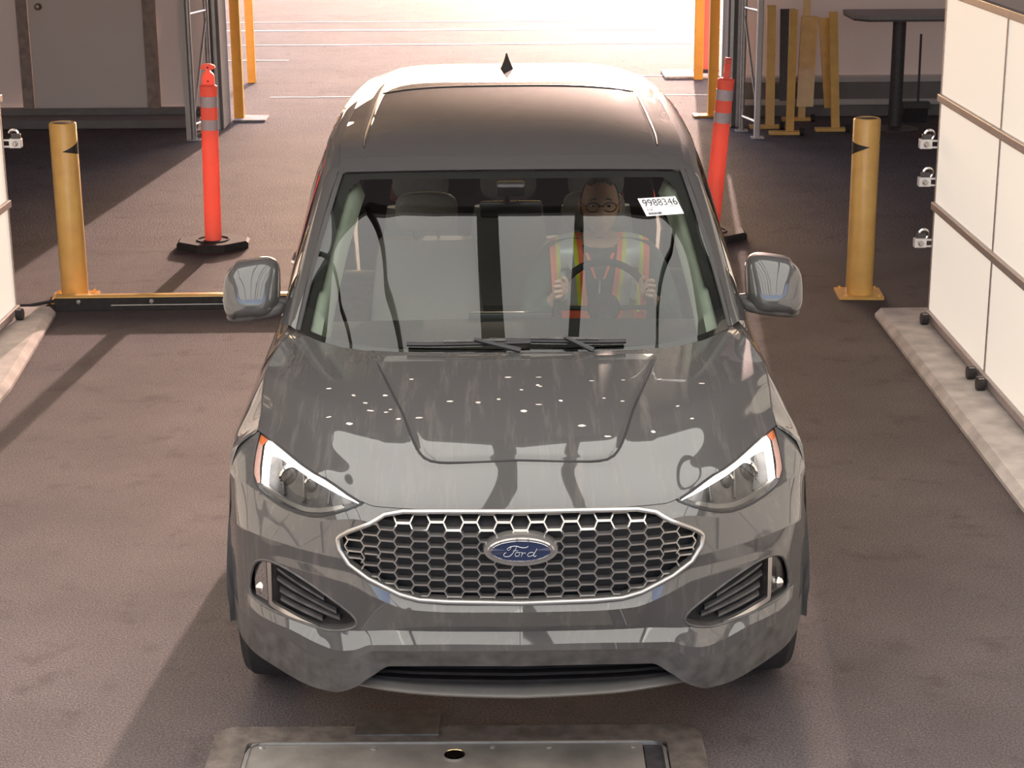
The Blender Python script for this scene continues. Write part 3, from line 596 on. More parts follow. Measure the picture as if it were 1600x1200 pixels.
# ---- headlights
def strip(poly, off, m, name, parent, sx, nseg=None):
    P = np.array(poly); Q = fpt(P[:, 0], P[:, 1], off); Q[:, 0] *= sx; n = len(Q); b = MB()
    back = Q+[0, .006, 0]; b.add(np.concatenate([Q, back]), [tuple(range(n))]+[(i, (i+1) % n, n+(i+1) % n, n+i) for i in range(n)])
    return b.build(name, m, parent)
def band2(outer, inner, off, m, name, parent, sx, thick=.006, n=36, back=True):
    T = np.linspace(0, 1, n); a = curve([(x, 0, z) for x, z in outer], T); b = curve([(x, 0, z) for x, z in inner], T)
    Pa = fpt(a[:, 0], a[:, 2], off); Pb = fpt(b[:, 0], b[:, 2], off); G = np.stack([Pa+[0, thick, 0], Pa, Pb, Pb+[0, thick, 0]], 1); G[..., 0] *= sx
    return MB().grid(G).build(name, m, parent, True)
for sx, k in ((1, 1), (-1, 2)):
    V, F = submesh(fpt(A, B, .055), reg == k); hl = mk('headlight', V, F, 'lamp_in', car, True)
    V, F = submesh(fpt(A, B, -.001), reg == k); mk('headlight_lens', V, F, 'lens', hl, True)
    lp = np.array(smooth_poly(LAMP, 1)); lp[:, 1] = np.minimum(lp[:, 1], rails_at(lp[:, 0])[0][0]-.001)
    q = fpt(lp[:, 0], lp[:, 1]); q[:, 0] *= sx
    MB().tube(list(q+[0, .001, 0]), .0045, 6, closed=True).build('headlight_seal', 'darktrim', hl, True)
    wall = np.stack([fpt(lp[:, 0], lp[:, 1], .004), fpt(lp[:, 0], lp[:, 1], .056)], 1); wall[..., 0] *= sx; wall = np.concatenate([wall, wall[:1]])
    MB().grid(wall).build('headlight_wall', 'lamp_in', hl, True)
    # lit L-shaped daylight lamp
    band2([(.468, .9165), (.5387, .9436), (.6118, .9600), (.6932, .9660), (.756, .9648), (.797, .9575)], [(.480, .9105), (.5282, .9235), (.6001, .9385), (.679, .9450), (.7471, .9430), (.775, .9360)], .010, 'drl', 'daylight_strip', hl, sx)
    band2([(.797, .9575), (.8085, .940), (.808, .910), (.803, .874)], [(.775, .939), (.7787, .930), (.7796, .9078), (.7775, .8776)], .012, 'drl', 'daylight_strip', hl, sx)
    band2([(.826, .966), (.834, .944)], [(.799, .959), (.8165, .940)], .010, 'amber', 'amber_reflector', hl, sx, n=10); band2([(.834, .944), (.837, .9259), (.8345, .888), (.818, .8715)], [(.8165, .940), (.8165, .930), (.8165, .905), (.808, .8735)], .010, 'pinkclear', 'side_reflector', hl, sx)
    band2([(.80, .869), (.74, .861), (.66, .859), (.60, .868), (.52, .896)], [(.795, .878), (.74, .870), (.66, .868), (.605, .877), (.53, .901)], .020, 'silver', 'chrome_ledge', hl, sx)
    for (x, z, r) in ((.70, .905, .034), (.625, .912, .026)):
        y = float(fascia_y(x, z)[0])+.085
        b = MB(); b.lathe([(r*1.2, .03), (r*1.25, -.012), (r*1.05, -.016), (r, -.012)], 24, (sx*x, y, z), 'y').build('projector_bezel', 'chrome', hl, True)
        MB().lathe([(r, -.008), (r*.93, -.022), (r*.7, -.034), (r*.36, -.041), (0.001, -.043)], 24, (sx*x, y, z), 'y').build('projector_lens', 'darktrim', hl, True)
    for i, (xa, za, xb, zb) in enumerate(((.745, .935, .72, .87), (.66, .935, .655, .873), (.57, .925, .575, .888))):
        p = fpt(np.array([xa, xb]), np.array([za, zb]), .040); p[:, 0] *= sx; MB().tube(list(p), .004, 6).build('reflector_rib', 'lamp_in', hl)
# ---- fog lamp pockets
for sx, k in ((1, 3), (-1, 4)):
    V, F = submesh(fpt(A, B, .050), reg == k); fg = mk('fog_pocket', V, F, 'darktrim', car, True)
    fo = np.array(FOG+FOG[:1]); wall = np.stack([fpt(fo[:, 0], fo[:, 1], 0), fpt(fo[:, 0], fo[:, 1], .051)], 1); wall[..., 0] *= sx
    MB().grid(wall).build('pocket_wall', 'trim', fg, True)
    q = fpt(fo[:-1, 0], fo[:-1, 1], .001); q[:, 0] *= sx; MB().tube(list(q), .0045, 6, closed=True).build('pocket_edge', 'trim', fg, True)
    for (xa, za, xb, zb) in ((.742, .664, .593, .604), (.744, .630, .555, .568), (.737, .594, .545, .548), (.735, .566, .60, .535)):
        n = 10; X = np.linspace(xa, xb, n); Z = np.linspace(za, zb, n); G = np.stack([fpt(X, Z+.006, .045), fpt(X, Z+.004, .022), fpt(X, Z-.004, .022), fpt(X, Z-.010, .048)], 1); G[..., 0] *= sx
        MB().grid(G).build('slat', 'trim', fg, True)
    band2([(.775, .683), (.7755, .61), (.7745, .545), (.7199, .5255), (.66, .516), (.598, .514)], [(.760, .687), (.7615, .61), (.7625, .556), (.709, .542), (.655, .528), (.612, .519)], .004, 'silver', 'chrome_blade', fg, sx, .02)
    band2([(.818, .655), (.824, .60), (.822, .545)], [(.779, .680), (.780, .61), (.779, .545)], .016, 'lens', 'fog_lens', fg, sx, .004)
    band2([(.816, .655), (.822, .60), (.820, .545)], [(.781, .678), (.782, .61), (.781, .545)], .034, 'silver', 'fog_reflector', fg, sx, .004)
    band2([(.800, .668), (.801, .60)], [(.788, .672), (.789, .60)], .022, 'chrome', 'fog_light_guide', fg, sx, .010, 8)
    y = float(fascia_y(.80, .572)[0]); MB().lathe([(.020, .03), (.020, .022), (.012, .016), (0, .014)], 18, (sx*.80, y, .575), 'y').build('fog_bulb', 'chrome', fg, True)
# ---- lower intake and skid strip
li = MB().grid(np.array([[(x, float(plan(x))+.10, z) for z in np.linspace(.33, .43, 4)] for x in np.linspace(-.55, .55, 40)]), flip=True).build('lower_intake', 'dark', car)
for z in (.408, .385, .362):
    G = np.array([[(x, float(plan(x))+.045, z+.004), (x, float(plan(x))+.035, z), (x, float(plan(x))+.045, z-.004), (x, float(plan(x))+.09, z-.004)] for x in np.linspace(-.47, .47, 40)])
    MB().grid(G, flip=True).build('intake_slat', 'darktrim', li, True)
G = []
for x in np.linspace(-.515, .515, 60):
    zc = .322+.022*(abs(x)/.515)**2.2; y = float(plan(x))+.02; h = .012
    G.append([(x, y+.10, zc+h+.018), (x, y+.018, zc+h), (x, y, zc), (x, y+.01, zc-h*.8), (x, y+.14, zc-h)])
MB().grid(np.array(G), flip=True).build('skid_strip', 'silver', car, True)
# ---- hood with the raised power-dome crease
S = np.linspace(-1, 1, 301); Vv = np.linspace(0, 1, 200); SS, VV = np.meshgrid(S, Vv, indexing='ij'); PH = hood(np.abs(SS), VV); PH[..., 0] *= np.sign(SS)
X, Y = np.abs(PH[..., 0]), PH[..., 1]
def smax(a, b, k): h = np.clip(.5+.5*(a-b)/k, 0, 1); return b*(1-h)+a*h+k*h*(1-h)
dist = smax(.272-Y, (X-(.298+.245*(Y-.30)))*.97, .07)
fade = np.clip((1.10-Y)/.12, 0, 1)
PH[..., 2] += (.012/(1+np.exp(np.clip(dist/.006, -40, 40)))-.0035*np.exp(-(dist/.0065)**2))*np.clip(fade+.25, 0, 1)*np.clip((Y-.10)/.1, 0, 1)
HOODB = BVHTree.FromPolygons([tuple(v) for v in PH.reshape(-1, 3)], [(i*200+j, (i+1)*200+j, (i+1)*200+j+1, i*200+j+1) for i in range(300) for j in range(199)])
hd = MB().grid(PH, flip=True).build('hood', 'hoodpaint', car, True, 40)
rim = np.concatenate([PH[:1, ::-1], ], 0)
edge = PH[:, 0]; G = np.stack([edge, edge+[0, .006, -.012], edge+[0, .05, -.02]], 1); MB().grid(G).build('hood_lip', 'darktrim', hd, True)
rear = PH[:, -1]; G = np.stack([rear, rear+[0, .004, -.012], rear+[0, .09, -.03]], 1); MB().grid(G, flip=True).build('hood_rear_lip', 'darktrim', hd, True)
for i, s in ((0, -1), (-1, 1)):
    e = PH[i]; G = np.stack([e+[s*.001, 0, .0005], e+[s*.006, 0, -.006]], 1); MB().grid(G, flip=s < 0).build('hood_seam', 'darktrim', hd, True)
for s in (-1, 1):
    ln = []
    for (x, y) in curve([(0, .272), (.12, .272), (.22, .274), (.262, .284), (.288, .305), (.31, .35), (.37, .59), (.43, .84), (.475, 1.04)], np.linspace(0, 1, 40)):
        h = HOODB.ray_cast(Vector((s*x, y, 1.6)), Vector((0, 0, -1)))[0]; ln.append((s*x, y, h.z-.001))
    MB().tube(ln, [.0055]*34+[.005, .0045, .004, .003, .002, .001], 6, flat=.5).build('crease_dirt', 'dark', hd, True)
specks = [(random.uniform(-.62, .62), random.uniform(.38, .85)) for _ in range(34)]
sp = MB(); bv = BVHTree.FromPolygons([tuple(v) for v in PH.reshape(-1, 3)], [tuple(f.vertices) for f in hd.data.polygons])
for x, y in specks:
    a, b = random.uniform(.006, .014), random.uniform(.004, .009); n = 9; V = []
    for k in range(n):
        px_, py_ = x+a*math.cos(2*math.pi*k/n)*random.uniform(.7, 1.1), y+b*math.sin(2*math.pi*k/n)*random.uniform(.7, 1.1)
        h = bv.ray_cast(Vector((px_, py_, 1.6)), Vector((0, 0, -1)))[0]; V.append((px_, py_, (h.z if h else 1)+.0012))
    sp.add(V, [tuple(range(n))])
so = sp.build('mud_specks', 'concrete', hd); so['kind'] = 'stuff'
# ---- windshield with black border, wipers
S = np.linspace(-1, 1, 121); Vv = np.linspace(0, 1, 61); SS, VV = np.meshgrid(S, Vv, indexing='ij'); PW = windshield(np.abs(SS), VV); PW[..., 0] *= np.sign(SS)
def rr(u, v):   # inside the clear field
    bx = .93-.02*v; ax = np.abs(u); top, bot = .955, .04
    ins = (ax < bx) & (v < top) & (v > bot); r = .09
    cx_ = np.clip(ax-(bx-r), 0, None); cy_ = np.clip(v-(top-r*1.1), 0, None)
    return ins & ~((cx_ > 0) & (cy_ > 0) & ((cx_/r)**2+(cy_/(r*1.1))**2 > 1))
S2 = (SS[:-1, :-1]+SS[1:, 1:])/2; V2 = (VV[:-1, :-1]+VV[1:, 1:])/2; clear = rr(S2, V2)
wsg = MB().grid(PW, flip=True).build('windshield', 'glass', car, True)
V, F = submesh(PW+[0, .006, -.008], ~clear, True); mk('windshield_border', V, F, 'darktrim', wsg, True)
for sgn in (-1, 1):
    e = PW[0 if sgn < 0 else -1]; G = np.stack([e+[-sgn*.012, -.003, .003], e+[sgn*.004, -.002, .008], e+[sgn*.012, .006, 0]], 1); MB().grid(G, flip=sgn > 0).build('windshield_seal', 'darktrim', wsg, True)
def wpt(u, v, off=.012):
    p = windshield(np.array([abs(u)]), np.array([v]))[0]; p[0] *= 1 if u >= 0 else -1; return tuple(p+np.array([0, -off*.5, off]))
for (u0, v0, u1, v1, ua, va) in ((-.425, .030, .06, .040, .02, -.01), (-.10, .052, .435, .034, .30, -.015)):
    bl = [wpt(u0+(u1-u0)*t, v0+(v1-v0)*t, .016) for t in np.linspace(0, 1, 14)]
    wp = MB().tube(bl, .0085, 8).build('wiper', 'darktrim', car, True)
    mid = wpt(u0+(u1-u0)*.55, v0+(v1-v0)*.55, .034); MB().tube([wpt(ua, va, .03), mid], [.011, .007], 8).build('wiper_arm', 'darktrim', wp, True)
    MB().tube([wpt(u0+(u1-u0)*t, v0+(v1-v0)*t, .028) for t in (.3, .55, .8)], .006, 6).build('wiper_spine', 'trim', wp, True)
cw = np.array([[np.array(curve(WS_B, np.array([abs(s)]))[0])*[np.sign(s) if s else 1, 1, 1]+[0, dy, dz] for dy, dz in ((-.08, -.03), (.03, -.006))] for s in np.linspace(-1, 1, 40)])
MB().grid(cw, flip=True).build('cowl_panel', 'darktrim', car, True)
# ---- roof
RY = np.array([1.92, 2.1, 2.5, 3.0, 3.4, 3.8, 4.15, 4.4, 4.55]); RZ = [1.592, 1.622, 1.664, 1.692, 1.703, 1.708, 1.704, 1.697, 1.684]
RW = lambda y: pchip([1.92, 2.5, 3.4, 4.0, 4.55], [.655, .685, .68, .655, .60], y)
def roof(s, t):
    ax = np.abs(s); wt = curve(WS_T, ax); y0 = wt[..., 1]; y = y0+(4.55-y0)*t-.06*ax**2*t*0
    x = RW(y)*ax; z = pchip(RY, RZ, 1.92+(4.55-1.92)*t)-.040*(ax**(2.4+4*t))*np.clip(t*3, .35, 1)-.006*np.exp(-((ax-.86)/.012)**2)*np.clip(t*8, 0, 1)
    return np.stack([np.sign(s)*x, y, z], -1)
SS, TT = np.meshgrid(np.linspace(-1, 1, 141), np.linspace(0, 1, 90), indexing='ij'); PR = roof(SS, TT)
rf = MB().grid(PR, flip=True).build('roof', 'paint', car, True, 45)
for s in (-.86, .86):
    g_ = roof(np.full(50, s), np.linspace(.12, .97, 50)); MB().tube([tuple(p+np.array([0, 0, .002])) for p in g_], .005, 6).build('roof_moulding', 'darktrim', rf, True)
g_ = roof(np.linspace(-.84, .84, 60), .60-.06*np.abs(np.linspace(-.84, .84, 60))**2.5); MB().tube([tuple(p) for p in g_], .005, 6).build('roof_seam', 'darktrim', rf, True)
an = MB(); sec = []
for t in np.linspace(0, 1, 12):
    L = .16*(1-t)**.8+.012; wd = .032*(1-t)**1.2+.004; yc = 4.17+.05*t; z = 1.700+.072*t
    sec.append([(wd*math.sin(a)*1.0, yc-L/2*math.cos(a)*(1 if math.cos(a) > 0 else .6), z) for a in np.linspace(0, 2*math.pi, 25)])
an.grid(np.array(sec)); an.build('antenna_fin', 'paint', car, True)
# ---- A pillars / cant rails, side glass
CY_ = [1.50, 1.62, 1.75, 1.88, 2.02, 2.5, 3.4, 4.2, 4.55]
for s in (-1, 1):
    pil = [(.785, 1.46, 1.085)]+[tuple(windshield(np.array([1.0]), np.array([v]))[0]) for v in (.25, .5, .75)]+[(.655, 1.97, 1.578), (.685, 2.5, 1.624), (.68, 3.4, 1.663), (.655-.01, 4.1, 1.664), (.60, 4.55, 1.644)]
    out = [(.835, 1.56, 1.085), (.810, 1.70, 1.215), (.785, 1.84, 1.335), (.755, 1.97, 1.450), (.738, 2.12, 1.535), (.755, 2.6, 1.590), (.750, 3.4, 1.615), (.715, 4.1, 1.605), (.65, 4.55, 1.58)]
    T = np.linspace(0, 1, 70); a = curve(pil, T); b = curve(out, T); mid = (a+b)/2; mid[:, 0] += .016; mid[:, 2] += .012
    G = np.stack([a, a*.5+mid*.5+[.006, 0, .006], mid, mid*.5+b*.5+[.006, 0, .004], b], 1); G[..., 0] *= s
    MB().grid(G, flip=s > 0).build('pillar_and_cant_rail', 'paint', car, True, 60)
    belt = [(.84, 1.60, 1.075), (.86, 1.9, 1.085), (.885, 2.5, 1.10), (.880, 3.4, 1.12), (.84, 4.2, 1.15), (.76, 4.6, 1.17)]
    T2 = np.linspace(.0, 1, 90); top = curve(out, T2); bot = curve(belt, T2)
    def sidegl(t0, t1, name, m, off=0):
        k = np.linspace(t0, t1, 16); tp = curve(out, k); bt = curve(belt, k); Gs = []
        for j in np.linspace(0, 1, 10):
            p = tp*(1-j)+bt*j; p[:, 0] += .03*4*j*(1-j)/1.3+off; Gs.append(p)
        G = np.stack(Gs, 1); G[..., 0] *= s; return MB().grid(G, flip=s > 0).build(name, m, car, True)
    sidegl(.04, .36, 'door_window', 'doorglass'); sidegl(.36, .40, 'window_pillar', 'darktrim', .002); sidegl(.40, .68, 'door_window', 'sideglass'); sidegl(.68, .72, 'window_pillar', 'darktrim', .002)
    sidegl(.72, .90, 'quarter_window', 'sideglass'); sidegl(.90, 1.0, 'rear_pillar', 'paint', .002); sidegl(0, .04, 'window_pillar', 'darktrim', .002)
    b3 = curve(belt, np.linspace(.02, .97, 50)); b3[:, 0] += .004; b3[:, 0] *= s; MB().tube([tuple(p) for p in b3], .009, 6).build('belt_moulding', 'chrome', car, True)
# ---- body sides with wheel arches
SR = [
 ([.56, .60, .64, .66, .78, .93, 1.03, 1.3, 1.57, 1.8, 2.5, 3.5, 4.3, 4.65], [.93, .93, .905, .842, .844, .852, .854, .844, .832, .864, .889, .883, .82, .75], [.74, .82, .92, .964, .980, 1.030, 1.058, 1.064, 1.068, 1.08, 1.10, 1.12, 1.15, 1.17]),
 ([.56, .60, .66, .9, 1.3, 2, 3, 4, 4.65], [.93, .932, .928, .945, .936, .935, .947, .93, .78], [.73, .80, .90, .89, .92, .935, .95, .97, 1.0]),
 ([.56, .8, 1.4, 2, 3, 4, 4.65], [.93, .962, .955, .948, .956, .955, .82], [.70, .72, .72, .72, .74, .78, .8]),
 ([.56, .8, 1.5, 3, 4, 4.65], [.925, .955, .932, .937, .945, .80], [.54, .5, .5, .5, .52, .5]),
 ([.56, .8, 1.5, 3, 4, 4.65], [.91, .93, .90, .90, .92, .78], [.34, .3, .27, .27, .3, .35])]
def side_x(y, z):
    y = np.asarray(y, float).ravel(); z = np.asarray(z, float).ravel(); Z = np.array([pchip(a, c, y) for a, b, c in SR]); Xr = np.array([pchip(a, b, y) for a, b, c in SR])
    return np.array([np.interp(z[k], Z[::-1, k], Xr[::-1, k]) for k in range(len(y))])
ys = np.concatenate([np.linspace(.56, .7, 22)[:-1], np.linspace(.7, 4.65, 260)]); subs = [6, 10, 14, 14]
Zs = np.array([pchip(a, c, ys) for a, b, c in SR]); cz = np.array([np.concatenate([np.linspace(Zs[i, k], Zs[i+1, k], subs[i], endpoint=False) for i in range(4)]+[[Zs[4, k]]]) for k in range(len(ys))])
ay = np.repeat(ys[:, None], cz.shape[1], 1)
circ = lambda yc, r: [(yc+r*math.cos(a), .365+r*math.sin(a)) for a in np.linspace(0, 2*math.pi, 48)[:-1]]
WY = (.955, 3.80); A2, B2, rg = trimmed(ay, cz, [circ(WY[0], .405), circ(WY[1], .405)], .007)
PS = np.stack([side_x(A2, B2).reshape(A2.shape), A2, B2], -1); yc2 = (A2[:-1, :-1]+A2[1:, 1:])/2
for s in (-1, 1):
    P = PS.copy(); P[..., 0] *= s
    for nm, y0, y1 in (('front_fender', 0, 1.50), ('front_door', 1.505, 2.60), ('rear_door', 2.61, 3.50), ('rear_quarter', 3.505, 5)):
        V, F = submesh(P, (rg == -1) & (yc2 > y0) & (yc2 <= y1), s > 0); pn = mk(nm, V, F, 'paint', car, True, 40)
        if 'door' in nm:
            yh = y1-.22; xh = float(side_x(yh, .95)[0])
            MB().tube([(s*(xh+.003), yh-.10, .945), (s*(xh+.038), yh-.075, .952), (s*(xh+.040), yh+.06, .955), (s*(xh+.003), yh+.09, .955)], [.010, .014, .014, .010], 10).build('door_handle', 'chrome', pn, True)
    for yc in WY:     # arch liners
        T = np.linspace(-.05, math.pi+.05, 26); G = np.array([[(s*x, yc+r*math.cos(t), .365+r*math.sin(t)) for x, r in ((.93, .398), (.62, .398), (.60, .1))] for t in T])
        MB().grid(G, flip=s < 0).build('wheel_arch_liner', 'trim', car, True)
        G = np.array([[(s*(.952 if .1 < t < 3.0 else .945), yc+r*math.cos(t), .365+r*math.sin(t)) if r > .4 else (s*.93, yc+r*math.cos(t), .365+r*math.sin(t)) for r in (.41, .398)] for t in T]); MB().grid(G, flip=s < 0).build('wheel_arch_lip', 'paint', car, True)
for s in (-1, 1):     # fender top between bonnet seam and pillar foot
    yy = np.linspace(1.28, 1.66, 14); sx_ = np.interp(yy, [1.28, 1.3, 1.42, 1.53, 1.66], [.842, .842, .822, .800, .775]); sz_ = np.interp(yy, [1.28, 1.3, 1.53, 1.66], [1.066, 1.067, 1.074, 1.10]); ox = pchip(SR[0][0], SR[0][1], yy); oz = pchip(SR[0][0], SR[0][2], yy)
    G = np.stack([np.stack([s*sx_, yy, sz_-.003], -1), np.stack([s*(ox+.004), yy, oz-.001], -1)], 1); MB().grid(G, flip=s > 0).build('fender_top', 'paint', car, True)
# ---- tail
G = []
for u in np.linspace(-1, 1, 31):
    a = abs(u); y4 = 4.55; G.append([(u*.60, 4.55-.02*a*a, 1.684-.04*a**6.4), (u*.60, 4.66-.06*a*a, 1.66-.04*a**5), (u*.64, 4.60-.05*a*a, 1.60-.02*a), (u*.72, 4.70-.06*a*a, 1.18), (u*.77, 4.76-.10*a*a, 1.10), (u*.80, 4.78-.12*a*a, .80), (u*.79, 4.80-.14*a*a, .55), (u*.78, 4.76-.10*a*a, .33)])
G = np.array(G); MB().grid(G[:, :3]).build('rear_spoiler', 'paint', car, True); MB().grid(G[:, 2:4]).build('rear_window', 'sideglass', car, True); MB().grid(G[:, 3:]).build('tailgate', 'paint', car, True)
for s in (-1, 1): MB().box((min(s*.45, s*.80), 4.70, .93), (max(s*.45, s*.80), 4.79, 1.05), .02).build('tail_light', 'orange', car, True)
# ---- underbody, wheels
MB().box((-.62, .30, .24), (.62, 4.62, .30)).build('underbody', 'dark', car); MB().box((-.80, 1.36, .24), (.80, 3.39, .30)).build('floor_pan', 'dark', car)
MB().box((-.58, .22, .33), (.58, .26, .88)).build('radiator', 'dark', car)
MB().box((-.80, 1.36, .30), (.80, 1.40, 1.02)).build('firewall', 'dark', car)
def wheel():
    w = empty('wheel', (0, 0, 0), 0, car)
    MB().lathe([(.235, -.115), (.30, -.122), (.345, -.115), (.363, -.09), (.366, -.04), (.366, .04), (.363, .09), (.345, .115), (.30, .122), (.235, .115)], 48, (0, 0, 0), 'x').build('tyre', 'tyre', w, True)
    MB().lathe([(.0, -.02), (.06, -.02), (.07, .06), (.20, .06), (.235, .11), (.245, .115), (.245, -.11), (.22, -.10), (.0, -.10)], 40, (0, 0, 0), 'x').build('rim', 'rim', w, True)
    for k in range(5):
        a = 2*math.pi*k/5; c_, s_ = math.cos(a), math.sin(a); b = MB()
        V = [(x, r*c_-q*s_, r*s_+q*c_) for r, hw in ((.03, .03), (.225, .022)) for x, q in ((.075, -hw), (.10, -hw*.6), (.10, hw*.6), (.075, hw))]
        b.add(V, [(0, 1, 5, 4), (1, 2, 6, 5), (2, 3, 7, 6), (3, 0, 4, 7), (4, 5, 6, 7)]).build('spoke', 'silver', w)
    return w
w0 = wheel(); spots = [(s, y) for y in WY for s in (-1, 1)]
for i, (s, y) in enumerate(spots):
    o = w0 if i == 0 else copy_tree(w0, car)
    o.location = (s*.815, y, .366); o.rotation_euler = (0, 0, 0 if s > 0 else math.pi)
# ---- door mirrors
def superq(c, rx, ry, rz, e=.55, n=36, m=24):
    G = np.zeros((m, n+1, 3)); f = lambda v: np.sign(v)*abs(v)**e
    for i, p in enumerate(np.linspace(-math.pi/2, math.pi/2, m)):
        for j, t in enumerate(np.linspace(0, 2*math.pi, n+1)):
            G[i, j] = (c[0]+rx*f(math.cos(p))*f(math.cos(t)), c[1]+ry*f(math.cos(p))*f(math.sin(t)), c[2]+rz*f(math.sin(p)))
    return G
for s in (-1, 1):
    G = superq((0, 0, 0), .107, .085, .100, .62)
    G[..., 2] -= G[..., 0]*.14+.010*(G[..., 0] > .06); G[..., 2] += -.02*np.clip((-G[..., 0])/.1, 0, 1)*(G[..., 2] < 0)
    G[..., 1] = np.where(G[..., 1] > .03, .03+(G[..., 1]-.03)*.35, G[..., 1])+.02*(G[..., 0]/.1)**2; G[..., 0] *= 1+.15*np.clip(G[..., 2]/-.1, -1, 1)*0
    G[..., 1] += .32*G[..., 2]
    flip = s < 0
    G[..., 0] *= s; G += np.array([s*.990, 1.77, 1.178])
    mi = MB().grid(G, flip=flip).build('door_mirror', 'paint', car, True, 60)
    L = superq((0, 0, 0), .112, .078, .028, .6, 30, 12); L[..., 2] -= L[..., 0]*.13; L[..., 0] *= s; L += np.array([s*.975, 1.775, 1.085]); MB().grid(L, flip=flip).build('mirror_lower_cover', 'trim', mi, True, 60)
    arm = [(s*.825, 1.82, 1.085), (s*.87, 1.80, 1.098), (s*.93, 1.785, 1.110)]; MB().tube(arm, [.030, .030, .028], 12, flat=1.0).build('mirror_arm', 'trim', mi, True)
    Gm = np.array([[(s*(.983+.095*a*math.sqrt(max(0, 1-.25*b*b))), 1.803+.001*a*a, 1.172+.082*b-.14*.095*a) for b in np.linspace(-1, 1, 8)] for a in np.linspace(-1, 1, 10)]); MB().grid(Gm, flip=not flip).build('mirror_glass', 'mirror', mi)
    MB().tube([(s*(.905), 1.752, 1.105), (s*1.02, 1.70, 1.09)], .003, 6).build('mirror_seam', 'darktrim', mi)
# ---- windshield sticker with printed number
stk = [(.4647, 1.7763, 1.4928), (.6103, 1.8252, 1.4911), (.6387, 1.7629, 1.4371), (.4939, 1.7019, 1.4401)]
def onstk(a, b, off): # a across 0..1, b down 0..1
    p = [np.array(q) for q in stk]; n = np.cross(p[1]-p[0], p[3]-p[0]); n /= np.linalg.norm(n); n = n if n[2] > 0 else -n
    return p[0]*(1-a)*(1-b)+p[1]*a*(1-b)+p[2]*a*b+p[3]*(1-a)*b+n*off
st = mk('windshield_sticker', [onstk(0, 0, .014), onstk(1, 0, .014), onstk(1, 1, .014), onstk(0, 1, .014)], [(3, 2, 1, 0)], 'paper', wsg)
def text_mesh(name, body, a0, b1, hgt, wmax, m, parent, onf):
    cu = bpy.data.curves.new(name, 'FONT'); cu.body = body; o = bpy.data.objects.new(name, cu); COL.objects.link(o)
    bpy.context.view_layer.update(); me = o.evaluated_get(bpy.context.evaluated_depsgraph_get()).to_mesh()
    V = np.array([v.co[:] for v in me.vertices]); F = [tuple(p.vertices) for p in me.polygons]; o.to_mesh_clear() if False else None
    bpy.data.objects.remove(o)
    x0, x1 = V[:, 0].min(), V[:, 0].max(); y0, y1 = V[:, 1].min(), V[:, 1].max()
    return mk(name, [onf(a0+(v[0]-x0)/(x1-x0)*wmax, b1-(v[1]-y0)/(y1-y0)*hgt, .0160) for v in V], F, m, parent)
text_mesh('printed_number', '9988346', .07, .48, .38, .90, 'ink', st, onstk)
text_mesh('printed_word', 'FOR', .09, .76, .14, .16, 'ink', st, onstk)
bl = MB()
for a0, a1, b0, b1 in [(.08, .36, .53, .545), (.60, .94, .53, .545)]: bl.add([onstk(a0, b0, .0156), onstk(a1, b0, .0156), onstk(a1, b1, .0156), onstk(a0, b1, .0156)], [(3, 2, 1, 0)])
bl.build('printed_rule', 'ink', st)
bl = MB(); a = .08
while a < .42:
    w = random.choice((.006, .009, .013)); bl.add([onstk(a, .82, .0156), onstk(a+w, .82, .0156), onstk(a+w, .95, .0156), onstk(a, .95, .0156)], [(3, 2, 1, 0)]); a += w+random.choice((.004, .008))
bl.build('printed_barcode', 'ink', st)
# ---- cabin
for s in (-1, 1):
    G = []
    for v in np.linspace(.03, .985, 30):
        q = lambda u, o: windshield(np.array([u]), np.array([v]))[0]*[s, 1, 1]+np.array([0, o*.8, -o])
        G.append([q(.985, .012), q(.93, .02), q(.885-.03*(1-v)**3, .045), q(.86-.05*(1-v)**3, .10)])
    MB().grid(np.array(G), flip=s < 0).build('pillar_trim', 'trimlight', car, True, 60)
G = np.array([[(x, 1.98+.0*x, 1.578-.03*abs(x/.65)**2), (x, 2.3, 1.60-.03*abs(x/.65)**2), (x, 3.2, 1.63-.03*abs(x/.65)**2), (x, 4.4, 1.61)] for x in np.linspace(-.64, .64, 20)])
MB().grid(G).build('headliner', 'headliner', car, True)
Gd = np.array([[(x, 1.34+.10*(abs(x)/.75)**2, 1.045), (x, 1.55, 1.055), (x, 1.78, 1.045-.012*abs(x)), (x, 1.86, 1.00), (x, 1.84, .88), (x, 1.72, .60)] for x in np.linspace(-.77, .77, 24)])
ds = MB().grid(Gd, flip=True).build('dashboard', 'dash', car, True, 50)
MB().box((-.17, 1.80, .86), (.15, 1.83, 1.06), .01).build('screen', 'darktrim', ds, True)
c = []
for a_ in np.linspace(0, 2*math.pi, 41)[:-1]: c.append((.36+.185*math.cos(a_), 2.03-.185*math.sin(a_)*math.sin(-.45)*1, 1.02+.185*math.sin(a_)*math.cos(.45)))
sw = MB().tube(c, .015, 10, closed=True).build('steering_wheel', 'dash', car, True)
MB().lathe([(.0, -.02), (.06, -.02), (.065, .0), (.05, .025), (0, .03)], 20, (.36, 2.02, 1.02), 'y').build('wheel_hub', 'dash', sw, True)
for a_ in (0, math.pi, -math.pi/2): MB().tube([(.36, 2.02, 1.02), (.36+.18*math.cos(a_), 2.03-.18*math.sin(a_)*math.sin(-.45), 1.02+.18*math.sin(a_)*.9)], .016, 8, flat=.6).build('wheel_spoke', 'dash', sw, True)
MB().tube([(.36, 2.0, 1.0), (.36, 1.78, .93)], .035, 12).build('steering_column', 'dash', sw, True)
rv = MB().box((-.125, 1.93, 1.40), (.115, 1.965, 1.465), .012).build('rear_view_mirror', 'darktrim', car, True)
MB().tube([(-.02, 1.94, 1.46), (-.02, 1.86, 1.53)], .012, 8).build('mirror_stalk', 'darktrim', rv, True)
